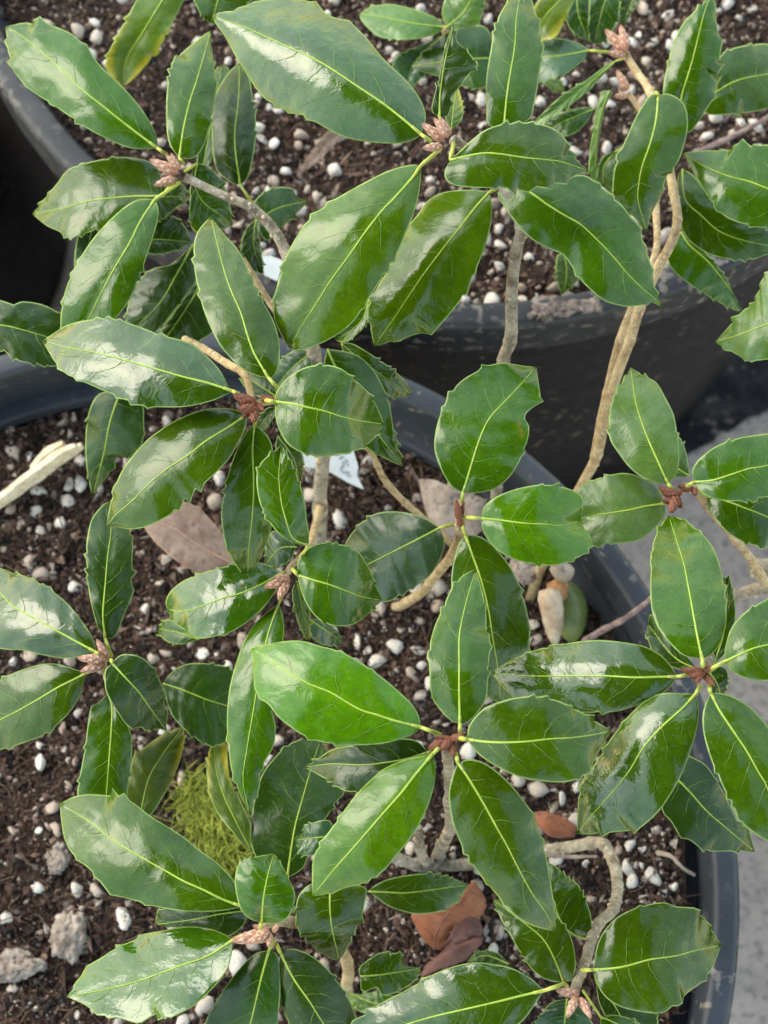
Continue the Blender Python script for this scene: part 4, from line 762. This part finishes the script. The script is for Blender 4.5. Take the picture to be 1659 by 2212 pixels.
E13b F 11.3,11 0.25 0.74 g 1900,222 : 1817,192 1759,177 1693,160 1626,137 1560,118 1494,81 1428,41 1329,2 1243,-48 1163,-104 1085,-146 ; 1812,150 1785,98 1725,38 1646,-28 1560,-88 1468,-137 1382,-160 1315,-180 1256,-183 1163,-170 1110,-158 ; 1785,223 1732,243 1653,263 1560,270 1468,270 1388,256 1322,236 1263,197 1203,150 1163,98 1110,51 1097,5 1090,-94
"""
for line in LEAVES.strip().splitlines():
    if line.startswith('#'): continue
    build_leaf(line, PL[line.split()[1]])

# stems: (photo x, y, cm above rim) with radii in mm
def stem(pk, pts, r0, r1, mat='bark', name='stem', knots=1.0):
    sp = [Vector(p) for p in catmull([at(*p) for p in pts], 9)]
    n = len(sp); rr = []; sr = random.Random(len(pts) * 31 + int(pts[0][0]))
    b = MB()
    for i in range(n):
        f = i / (n - 1); r = (r0 + (r1 - r0) * f) * .00068
        r *= 1 + .10 * noise.noise(sp[i] * 120) + .05 * noise.noise(sp[i] * 400)
        if i % 9 == 0: r *= 1 + .13 * knots
        rr.append(r); sp[i] = sp[i] + Vector((noise.noise(sp[i] * 60), noise.noise(sp[i] * 60 + Vector((9, 2, 1))), 0)) * .0007 * knots
    b.tube(sp, rr, 12)
    for i in range(4, n - 3, 7):     # leaf scars and lenticels
        d = Vector((sr.uniform(-1, 1), sr.uniform(-1, .3), sr.uniform(-.1, .8))); t = (sp[i + 1] - sp[i - 1]).normalized()
        d = (d - t * d.dot(t)).normalized(); s = rr[i] * sr.uniform(.25, .42); c = sp[i] + d * rr[i] * .92
        b.tube([c - d * s * .6, c + d * s * .2, c + d * s * .75], [s * 1.1, s, s * .55], 7, True, 1)
    o = link(name, b.mesh(name, [M[mat], M['scar']])); return put(o, PL[pk])

stem('L', [(688, 1235, -2.6), (690, 1100, .5), (697, 985, 3), (690, 860, 5), (680, 760, 6.5), (640, 620, 7.5), (612, 540, 8), (580, 490, 8.3), (540, 450, 8.6), (500, 428, 8.8), (400, 384, 9)], 3.3, 1.5, 'bark2')
stem('L', [(690, 880, 4.6), (650, 868, 7.5), (600, 866, 10), (545, 872, 11.2)], 1.7, 1.3, name='twig')
stem('L', [(692, 1090, .8), (668, 1180, 5), (622, 1236, 8.5)], 1.7, 1.2, name='twig')
stem('L', [(400, 734, 7), (440, 752, 7.8), (490, 782, 9.4), (525, 812, 10.4), (545, 862, 11.2)], 1.5, 1.2, name='twig')
stem('L', [(522, 560, 7.4), (555, 610, 7.1), (585, 652, 6.8), (650, 740, 6.2)], 1.1, 1.4, name='twig')
stem('U', [(258, 1535, -2.6), (240, 1480, 3), (222, 1430, 7.2)], 2, 1.5)
stem('K', [(846, 1312, -2.6), (880, 1302, -.5), (930, 1257, 3), (975, 1197, 6), (994, 1152, 8.5), (993, 1090, 9.9)], 2.1, 1.7)
stem('K', [(770, 962, 6.6), (795, 970, 6.4), (815, 1008, 5.4), (850, 1060, 4), (900, 1105, 2.5), (960, 1160, 0), (1000, 1200, -2.6)], 1.1, 1.6, name='twig')
stem('M', [(1072, 1150, -2.6), (1072, 1050, 0), (1080, 900, 4), (1088, 780, 7), (1100, 737, 7.6), (1107, 650, 8.8), (1117, 550, 10), (1124, 490, 10.8), (1085, 400, 11.6), (1010, 325, 12.2), (978, 304, 12.5)], 2.6, 1.9, 'bark2')
stem('N', [(1137, 1309, -2.6), (1173, 1223, -.5), (1250, 1060, 2.5), (1290, 985, 3.8), (1320, 860, 5.5), (1360, 737, 6.8), (1380, 665, 7.3), (1415, 590, 7.6), (1450, 525, 7.8), (1462, 475, 7.9), (1456, 415, 7.8), (1448, 350, 7.6)], 2.2, 1.7)
stem('N', [(1456, 405, 7.7), (1436, 280, 7.4), (1405, 195, 7), (1378, 158, 6.8), (1353, 118, 6.6)], 1.7, 1.6, name='twig')
stem('N', [(1284, 992, 3.6), (1312, 850, 5.2), (1338, 737, 6.3), (1362, 665, 6.7), (1412, 560, 6.4), (1418, 450, 6), (1398, 270, 5.2), (1376, 228, 5), (1357, 200, 5)], 1.7, 1.2, name='twig')
stem('F', [(945, 1868, -2.6), (956, 1825, 0), (972, 1790, 2.5), (972, 1700, 8), (966, 1604, 10.9)], 2.9, 1.7, 'bark2')
stem('F', [(903, 1790, 1.2), (907, 1835, .2), (925, 1862, -1), (950, 1872, -2.2)], 1.9, 2.3, 'bark2', 'twig')
stem('F', [(850, 1850, -1.2), (900, 1866, -1.4), (945, 1872, -2.0), (1080, 1862, -.8), (1180, 1836, .3), (1280, 1822, 1.6), (1308, 1826, 2.6), (1326, 1862, 3.5), (1334, 1912, 4.5), (1322, 1962, 5.5), (1294, 1992, 6.2), (1270, 2050, 7), (1254, 2100, 7.8), (1242, 2146, 8.2)], 2.7, 1.7, 'bark2')
stem('F', [(752, 2160, -2.4), (747, 2075, 2), (705, 2010, 5), (630, 1992, 7.4), (570, 2000, 8.3)], 2.5, 1.6, name='twig')
stem('R', [(*proj(RB), -2.6), (*proj(Vector((.31, .048, RIM + .008))), .8), (*proj(Vector((.23, .052, RIM + .03))), 3.0), (1720, 1240, 3.6), (1659, 1264, 3.3), (1580, 1296, 3), (1545, 1370, 7.5), (1516, 1455, 11)], 4.2, 1.8, 'bark2')
stem('R', [(1660, 1258, 3.7), (1625, 1212, 5), (1590, 1166, 6.4), (1530, 1090, 8.4), (1488, 1050, 9.2), (1452, 1070, 9.2)], 1.7, 1.5, name='twig')
stem('T', [(960, 70, -2.2), (962, 66, 2), (962, 60, 5)], 1.5, 1.1, name='twig')
stem('T', [(905, -60, -2), (900, -75, 6)], 1.8, 1.4, name='twig')

# buds: scaly pointed ovoids sharing one mesh
def bud_mesh(mat, tipm):
    b = MB(); prof = [(0, .55), (.12, .85), (.3, 1), (.5, .9), (.7, .62), (.88, .3), (1, .04)]
    b.tube([(0, 0, z) for z, r in prof], [r * .5 * .86 for z, r in prof], 8)
    def rad(z): return .5 * float(np.interp(z, [p[0] for p in prof], [p[1] for p in prof]))
    for ring in range(7):
        z0 = ring * .115; L = .30
        for k in range(5):
            a = 2 * math.pi * (k + .5 * (ring % 2) + .13 * ring) / 5; i0 = len(b.v)
            for (dz, da, dr) in [(0, 0, .0), (L * .45, -.60, .05), (L * .45, .60, .05), (L * .5, 0, .11), (L, 0, .09)]:
                z = min(1.02, z0 + dz); r = rad(z) + dr + .012
                b.v.append((r * math.cos(a + da), r * math.sin(a + da), z))
            for f in ((0, 3, 1), (0, 2, 3), (1, 3, 4), (3, 2, 4)):
                b.f.append(tuple(i0 + i for i in f)); b.m.append(1 if 4 in f and ring % 2 else 0)
    return b.mesh('bud', [mat, tipm], False)
BM = {'bud': bud_mesh(M['bud'], M['bud_tip']), 'bud2': bud_mesh(M['bud2'], M['bud2_tip'])}
def bud(pk, t, x0, y0, x1, y1, z, kind='bud', wr=.33, dz=.25):
    a = at(*tl(t, x0, y0), z); e = at(*tl(t, x1, y1), z + dz); d = e - a
    o = link('bud', BM[kind]); o.rotation_mode = 'QUATERNION'; o.rotation_quaternion = d.to_track_quat('Z', 'Y')
    o.location = a; o.scale = (d.length * wr, d.length * wr, d.length); put(o, PL[pk])
for a in [('L', 'A', 765, 748, 645, 688, 9.2), ('L', 'A', 778, 728, 715, 668, 9.4), ('L', 'A', 752, 772, 664, 803, 9.3), ('L', 'A', 775, 735, 738, 660, 9),
          ('M', 'B', 258, 605, 162, 532, 12.7), ('M', 'B', 278, 590, 215, 508, 12.9), ('M', 'B', 285, 585, 243, 505, 12.6), ('M', 'B', 248, 632, 165, 640, 12.8),
          ('L', 'C', 1250, 1030, 1138, 1062, 8.9), ('L', 'C', 1240, 1035, 1202, 1118, 8.9), ('L', 'C', 1250, 1020, 1180, 1020, 9),
          ('U', 'C', 462, 1370, 418, 1285, 7.8), ('U', 'C', 452, 1375, 332, 1368, 7.9), ('U', 'C', 452, 1392, 345, 1428, 7.8), ('U', 'C', 470, 1380, 440, 1330, 7.5),
          ('F', 'E', 1165, 1085, 1000, 1115, 8.6), ('F', 'E', 1160, 1075, 1070, 1128, 8.8), ('F', 'E', 1165, 1080, 1160, 1145, 8.7), ('F', 'E', 1160, 1070, 1090, 1048, 8.5), ('F', 'E', 1180, 1075, 1205, 1040, 8.5),
          ('F', 'F', 838, 1345, 742, 1328, 8.4), ('F', 'F', 828, 1362, 790, 1448, 8.6), ('F', 'F', 848, 1362, 895, 1450, 8.5), ('F', 'F', 836, 1350, 800, 1395, 8.3),
          ('N', 'B', 1042, 225, 955, 125, 6.8), ('N', 'B', 1046, 215, 1022, 105, 7), ('N', 'B', 1040, 238, 965, 228, 6.8), ('N', 'B', 1052, 392, 1005, 300, 5.2), ('N', 'B', 1050, 412, 992, 416, 5.2)]:
    bud(*a)
for a in [('L', 'C', 1105, 275, 1005, 228, 11.5), ('L', 'C', 1105, 290, 1025, 292, 11.6), ('L', 'C', 1100, 285, 1095, 352, 11.5), ('L', 'C', 1105, 275, 1140, 300, 11.4), ('L', 'C', 1095, 285, 1050, 330, 11.4), ('L', 'C', 1130, 250, 1185, 245, 11.2),
          ('R', 'D', 1268, 680, 1188, 628, 9.5), ('R', 'D', 1262, 675, 1238, 742, 9.6), ('R', 'D', 1262, 690, 1205, 690, 9.5), ('R', 'D', 1265, 668, 1290, 640, 9.4), ('R', 'D', 1322, 640, 1270, 622, 9.3), ('R', 'D', 1255, 670, 1285, 720, 9.4), ('R', 'D', 1340, 635, 1345, 665, 9.2),
          ('F', 'F', 295, 248, 190, 285, 11.2), ('F', 'F', 290, 245, 345, 225, 11.3), ('F', 'F', 285, 250, 300, 318, 11.2), ('F', 'F', 285, 252, 225, 235, 11.2), ('F', 'F', 290, 250, 245, 290, 11.3)]:
    bud(*a, 'bud2', .42)
for a in [('R', 'D', 1385, 1438, 1280, 1415, 11.3), ('R', 'D', 1375, 1430, 1425, 1398, 11.3), ('R', 'D', 1370, 1440, 1345, 1478, 11.4), ('R', 'D', 1380, 1435, 1430, 1490, 11.2), ('R', 'D', 1375, 1440, 1318, 1450, 11.4),
          ('K', 'D', 325, 770, 312, 682, 10.1), ('K', 'D', 330, 800, 322, 730, 10), ('K', 'D', 330, 760, 342, 700, 10)]:
    bud(*a, 'bud2', .32)

# ------------------------------------------------------------------ things lying about
M['dead'] = plain_mat('dead_leaf_brown', (.15, .095, .068), (.27, .185, .14), 190, .7, .5, .0008, .3, third=(.10, .07, .06))
M['deadv'] = plain_mat('dead_leaf_vein', (.42, .26, .17), (.36, .22, .14), 200, .7, .2)
M['rust'] = plain_mat('dead_leaf_rust', (.20, .058, .022), (.34, .12, .05), 150, .6, .6, .0009, .35, third=(.13, .045, .05))
M['rustv'] = plain_mat('dead_leaf_rust_edge', (.30, .12, .07), (.26, .10, .08), 150, .6, .3)
M['plum'] = plain_mat('dead_leaf_plum', (.095, .036, .028), (.20, .085, .062), 180, .6, .6, .0009, .35)
M['papery'] = plain_mat('dead_leaf_papery', (.22, .165, .13), (.40, .32, .255), 160, .8, .8, .001, .25, third=(.14, .10, .085))
def fallen(line, m, label, crumple=.0006, veins=True, mv=None):
    o = build_leaf(line, None, (M[m], M[mv or m + 'v'] if (m + 'v') in M or mv else M[m]), crumple, 'fallen_leaf', veins, dict(label=label, cat='dead leaf', group='dead leaves fallen on the soil'))
    return o
fallen('C0 - -1.6,-1.4 .1 .5 x - : 1060,975 980,945 900,905 820,855 740,800 600,760 ; 1010,900 970,840 910,770 850,715 790,695 720,735 660,745 ; 1000,985 920,1003 850,995 780,960 700,895 640,830', 'dead', 'flat grey brown dead leaf with visible veins under the pointed green leaves')
fallen('F0 - -1.4,-.6 .5 .9 x - : 215,1150 225,1080 270,1000 340,930 395,860 ; 170,1110 130,1040 118,1000 170,985 260,965 330,905 370,868 ; 260,1150 320,1100 400,1030 432,990 440,940 420,900', 'rust', 'rust red curled dead leaf below the small lone green leaf', .0012, True, 'rustv')
fallen('F0 - -.9,-1.2 .4 .6 x - : 320,960 330,1020 300,1100 240,1160 ; 350,960 400,1010 428,1070 400,1110 320,1140 ; 310,1000 300,1060 270,1120', 'plum', 'dark plum folded dead leaf lying on the rust red one', .0012, False, 'plum')
fallen('F0 - -.6,-.9 .5 .3 x - : 430,1100 350,1135 280,1180 160,1275 ; 400,1100 330,1110 260,1155 190,1210 165,1250 ; 420,1130 380,1170 340,1205 260,1230', 'plum', 'pinkish plum strip of dead leaf reaching under the pale front leaf', .001, False, 'plum')
fallen('F0 - -1.2,-1.2 .2 .3 x - : 650,560 720,600 830,640 ; 690,555 770,580 830,615 ; 660,610 720,665 800,665', 'rust', 'smooth rusty brown dead leaf beside the white perlite lumps', .0008, False, 'rustv')
fallen('A0 - -.4,.6 .3 .3 x - : 1475,572 1410,615 1365,680 1270,745 ; 1430,560 1385,600 1350,650 1300,720 ; 1460,610 1420,655 1370,705 1320,735', 'dead', 'twisted brown dead leaf in the back pot under the wet leaf', .001, False, 'dead')
fallen('D0 - -1.0,-.6 .2 .5 x - : 150,595 230,660 320,720 460,720 ; 220,598 310,640 400,665 445,690 ; 165,680 200,780 260,850 360,870 430,800', 'papery', 'crumpled pale papery dead leaf behind the bare brown twig', .0022, False, 'papery')
fallen('D0 - -.9,-.8 .2 .4 x - : 540,960 600,1010 660,1020 ; 560,930 620,950 670,985 ; 530,990 580,1040 630,1050', 'papery', 'scrap of papery dead leaf beside the acorn', .0018, False, 'papery')

# plant tags
M['tag'] = plain_mat('tag_plastic', (.50, .52, .51), (.42, .44, .43), 120, .4, .1)
M['ink'] = plain_mat('tag_ink', (.20, .24, .25), (.32, .36, .37), 300, .6, .1)
def slab(pts, z, th, name, mat, zs=None):
    b = MB(); n = len(pts)
    P_ = [at(x, y, z if zs is None else zs[i]) for i, (x, y) in enumerate(pts)]
    nr = Vector((0, 0, -1))
    b.v = P_ + [p + nr * th for p in P_]; b.f = [tuple(range(n)), tuple(reversed(range(n, 2 * n)))] + [(i, i + n, (i + 1) % n + n, (i + 1) % n) for i in range(n)]; b.m = [0] * len(b.f)
    me = b.mesh(name, [mat], False)
    bm = bmesh.new(); bm.from_mesh(me); bmesh.ops.recalc_face_normals(bm, faces=bm.faces); bm.to_mesh(me); bm.free()
    return link(name, me)
def strokes(parent, lines, z, r=.00022):
    for ln in lines:
        b = MB(); b.tube([Vector(p) for p in catmull([at(x, y, z) for x, y in ln], 4)], r, 5); put(link('ink_stroke', b.mesh('ink_stroke', [M['ink']])), parent)
t = empty('plant_tag', at(715, 1005, -1.8), 'white plastic plant tag with grey handwriting behind the thick pale stem', 'plant tag')
put(slab([(652, 976), (690, 980), (730, 984), (763, 971), (774, 1008), (771, 1026), (786, 1057), (752, 1042), (716, 1021), (684, 1012), (660, 1008)], -1.0, .0006, 'tag_plate', M['tag']), t)
strokes(t, [[(742, 1003), (735, 1012), (740, 1020), (754, 1020)], [(738, 999), (747, 1000), (752, 1006)], [(732, 990), (741, 985)], [(748, 1026), (757, 1028)], [(743, 994), (750, 995)]], -.98)
t = empty('plant_tag', at(585, 600, -1.5), 'folded white plastic plant tag half hidden under leaves in the back pot', 'plant tag')
put(slab([(563, 553), (584, 552), (604, 560), (612, 565), (606, 584), (600, 607), (586, 601), (571, 594)], .2, .0006, 'tag_plate', M['tag']), t)
put(slab([(558, 604), (575, 604), (598, 610), (596, 624), (590, 644), (580, 634), (568, 622)], -.35, .0006, 'tag_plate', M['tag']), t)
strokes(t, [[(560, 602), (580, 601), (597, 607)], [(569, 609), (568, 615), (574, 620)], [(578, 611), (583, 614), (584, 619)], [(579, 622), (583, 620), (587, 624)], [(590, 621), (594, 623)], [(574, 628), (586, 632)]], -.32, .00028)

# acorn with its dried husk
M['acorn'] = plain_mat('acorn_shell', (.12, .17, .045), (.20, .24, .07), 90, .35, .15, .0006, .5, third=(.26, .25, .08))
M['husk'] = plain_mat('acorn_husk', (.36, .23, .14), (.60, .47, .34), 260, .75, .7, .0007, .3)
M['fuzz'] = plain_mat('husk_fibre', (.36, .16, .06), (.48, .25, .12), 500, .9, 1.0, .0008, .2)
ac = empty('acorn', s1(1225, 1330), 'green split acorn with a tan husk lying against the pot rim', 'acorn')
def oblong(name, a, e, rad, prof, mat, seg=20, bumpy=0):
    b = MB(); d = e - a; n = len(prof)
    b.tube([a + d * z for z, r in prof], [max(1e-5, rad * r) for z, r in prof], seg)
    if bumpy: b.v = [v + (v - (a + d * .5)).normalized() * bumpy * noise.noise(v * 350) for v in b.v]
    return put(link(name, b.mesh(name, [mat])), ac)
EG = [(0, .02), (.03, .25), (.1, .5), (.25, .78), (.45, .97), (.62, 1), (.78, .9), (.9, .66), (.97, .36), (1, .05)]
oblong('shell', at(1238, 1388, -1.7), at(1222, 1256, -1.1), .0056, EG, M['acorn'])
oblong('husk', at(1199, 1394, -1.0), at(1186, 1270, -.2), .0036, [(0, .04), (.05, .3), (.2, .55), (.4, .8), (.6, 1), (.8, 1), (.92, .8), (1, .3)], M['husk'], 18, .0013)
oblong('cap_fibre', at(1205, 1292, -.75), at(1211, 1250, -.3), .0032, [(0, .5), (.2, .9), (.5, 1), (.8, .8), (1, .3)], M['fuzz'], 18, .0018)
oblong('root_stub', at(1195, 1222, .2), at(1232, 1244, -.1), .0030, [(0, .6), (.3, .9), (.7, 1), (.9, .9), (1, .5)], M['papery'], 12, .0004)

# wood splinter, bark chunks, twigs
M['wood'] = plain_mat('splinter_wood', (.62, .47, .29), (.82, .70, .50), 330, .7, .6, .0006, .3, third=(.50, .34, .18))
t = empty('wood_splinter', at(90, 1020, -1.9), 'pale splintered strip of wood lying at the pot wall', 'splinter')
for pts in ([(-30, 1110, -2), (60, 1045, -1.8), (120, 1000, -1.6), (178, 962, -1.3)], [(-30, 1100, -1.8), (40, 1048, -1.6), (82, 1010, -1.4)], [(70, 1012, -1.6), (105, 978, -1.4), (138, 958, -1.2)], [(30, 1052, -1.5), (90, 1010, -1.35), (140, 975, -1.2), (165, 964, -1.1)]):
    b = MB(); sp = [Vector(p) for p in catmull([at(*p) for p in pts], 5)]; n = len(sp)
    b.tube(sp, [.0019 * (1 - .35 * abs(2 * i / (n - 1) - 1)) * (1 + .25 * noise.noise(p * 300)) for i, p in enumerate(sp)], 5)
    put(link('strip', b.mesh('strip', [M['wood']], False)), t)
M['chunk'] = plain_mat('bark_chunk', (.20, .15, .115), (.46, .38, .31), 200, .85, 1.0, .0018, .25, third=(.12, .085, .065))
def chunk(x, y, r, label, sq=(1, 1, .7), seed=1):
    bm = bmesh.new(); bmesh.ops.create_icosphere(bm, subdivisions=5, radius=1); o_ = Vector((seed * 5.3, seed, 2.2))
    for v in bm.verts:
        d = 1 + .4 * noise.noise(v.co * 1.3 + o_) + .26 * noise.noise(v.co * 3.1 + o_) + .17 * noise.noise(v.co * 7 + o_) + .08 * noise.noise(v.co * 15 + o_)
        v.co = Vector((v.co.x * d * sq[0], v.co.y * d * sq[1], v.co.z * d * sq[2])) * r
    for f in bm.faces: f.smooth = True
    me = bpy.data.meshes.new('bark_chunk'); bm.to_mesh(me); bm.free(); me.materials.append(M['chunk'])
    p = s1(x, y); o = link('bark_chunk', me, label=label, cat='bark chunk', group='bark chunks on the soil'); o.location = p + Vector((0, 0, r * .3))
chunk(155, 2022, .0054, 'rough tan bark chunk left of the shiny wet leaf', (.95, 1.25, .7), 3)
chunk(28, 2085, .0060, 'pale bark chunk at the left edge of the photo', (1.3, .75, .6), 8)
chunk(128, 1852, .0034, 'small yellowish bark chunk above the two large ones', (1, 1.2, .7), 5)
M['crust'] = plain_mat('soil_crust', (.13, .10, .085), (.30, .24, .205), 210, .95, 1.0, .002, .15, third=(.42, .37, .33))
b = MB(); n1_, n2_ = 26, 12
for i in range(n1_ + 1):
    for j in range(n2_ + 1):
        x = 1128 + 185 * i / n1_; cy = 690 - (x - 1128) * .10; hgt = 46 * (1 - .25 * abs(2 * i / n1_ - 1) ** 3)
        y = cy - hgt + 2 * hgt * j / n2_; x += 14 * noise.noise(Vector((i * .5, j * .5, 1)))
        y += 12 * noise.noise(Vector((i * .4, j * .4, 5)))
        ed = min(i, n1_ - i, 3) / 3 * min(j, n2_ - j, 2) / 2
        drop = max(0, j / n2_ - .5) * 3.4
        b.v.append(at(x, y, -.06 - drop + .14 * ed + .14 * noise.noise(Vector((i * .7, j * .7, 9))) * ed - (1 - ed) * .35))
for i in range(n1_):
    for j in range(n2_):
        a = i * (n2_ + 1) + j; b.f.append((a, a + 1, a + n2_ + 2, a + n2_ + 1)); b.m.append(0)
o = link('soil_crust', b.mesh('soil_crust', [M['crust']]), None, 'crumbling dried soil crust stuck on the back pot rim', 'soil crust')
sm = o.modifiers.new('thickness', 'SOLIDIFY'); sm.thickness = .0015; sm.offset = -1
def loose(pts, r, mat, label, cat, name):
    b = MB(); sp = [Vector(p) for p in catmull([at(*p) for p in pts], 10)]
    b.tube(sp, [r * (1 + .3 * noise.noise(p * 500)) * (1 - .35 * i / len(sp)) for i, p in enumerate(sp)], 8)
    link(name, b.mesh(name, [M[mat]]), None, label, cat)
loose([(1262, 1386, -.9), (1300, 1362, -.2), (1340, 1342, .3), (1375, 1318, .35), (1410, 1290, .6)], .0011, 'bark3', 'knobbly purplish dead twig leaning over the pot rim', 'twig', 'dead_twig')
loose([(1500, 330, .3), (1560, 305, .3), (1620, 275, .2), (1700, 230, .1)], .0011, 'bark3', 'thin brown dead twig on the perlite in the back pot', 'twig', 'dead_twig')
loose([(1180, 1848, -.6), (1230, 1851, -.5), (1290, 1850, -.4)], .0006, 'papery', 'short pale straw beneath the bent grey stem', 'straw', 'straw')
loose([(1420, 1842, -.4), (1450, 1850, .1), (1475, 1875, .1), (1500, 1890, -.3)], .0007, 'papery', 'curved pale root near the pot wall', 'root', 'dry_root')

# moss tuft
M['moss'] = plain_mat('moss', (.15, .19, .02), (.46, .50, .08), 260, .6, .2, .0003, .3, trans=(.40, .48, .06))
b = MB(); mr = random.Random(3)
for _ in range(3200):
    u = mr.random(); X = 410 + 120 * u + mr.gauss(0, 30); Y = 1670 + 225 * u + mr.gauss(0, 32)
    e1 = (X - 470) * .545 + (Y - 1782) * .838; e2 = (X - 470) * .838 - (Y - 1782) * .545
    if (e1 / 128) ** 2 + (e2 / 52) ** 2 > mr.uniform(.45, 1.15) + .5 * noise.noise(Vector((X * .03, Y * .03, 0))): continue
    p = s1(X, Y) + Vector((0, 0, mr.uniform(-.001, .0025))); a = mr.gauss(-.9, 1.0); L = mr.uniform(.003, .0095)
    d = Vector((math.cos(a) * .8, math.sin(a) * .8, .8)); k = Vector((mr.gauss(0, .5), mr.gauss(0, .5), -.5))
    b.tube([p, p + d * L * .4, p + (d + k * .3) * L * .75, p + (d + k * .7) * L], [.00017, .00021, .00016, .00004], 3, False)
link('moss_tuft', b.mesh('moss_tuft', [M['moss']]), None, 'yellow green moss tuft on the soil between the leaves', 'moss', kind='stuff')
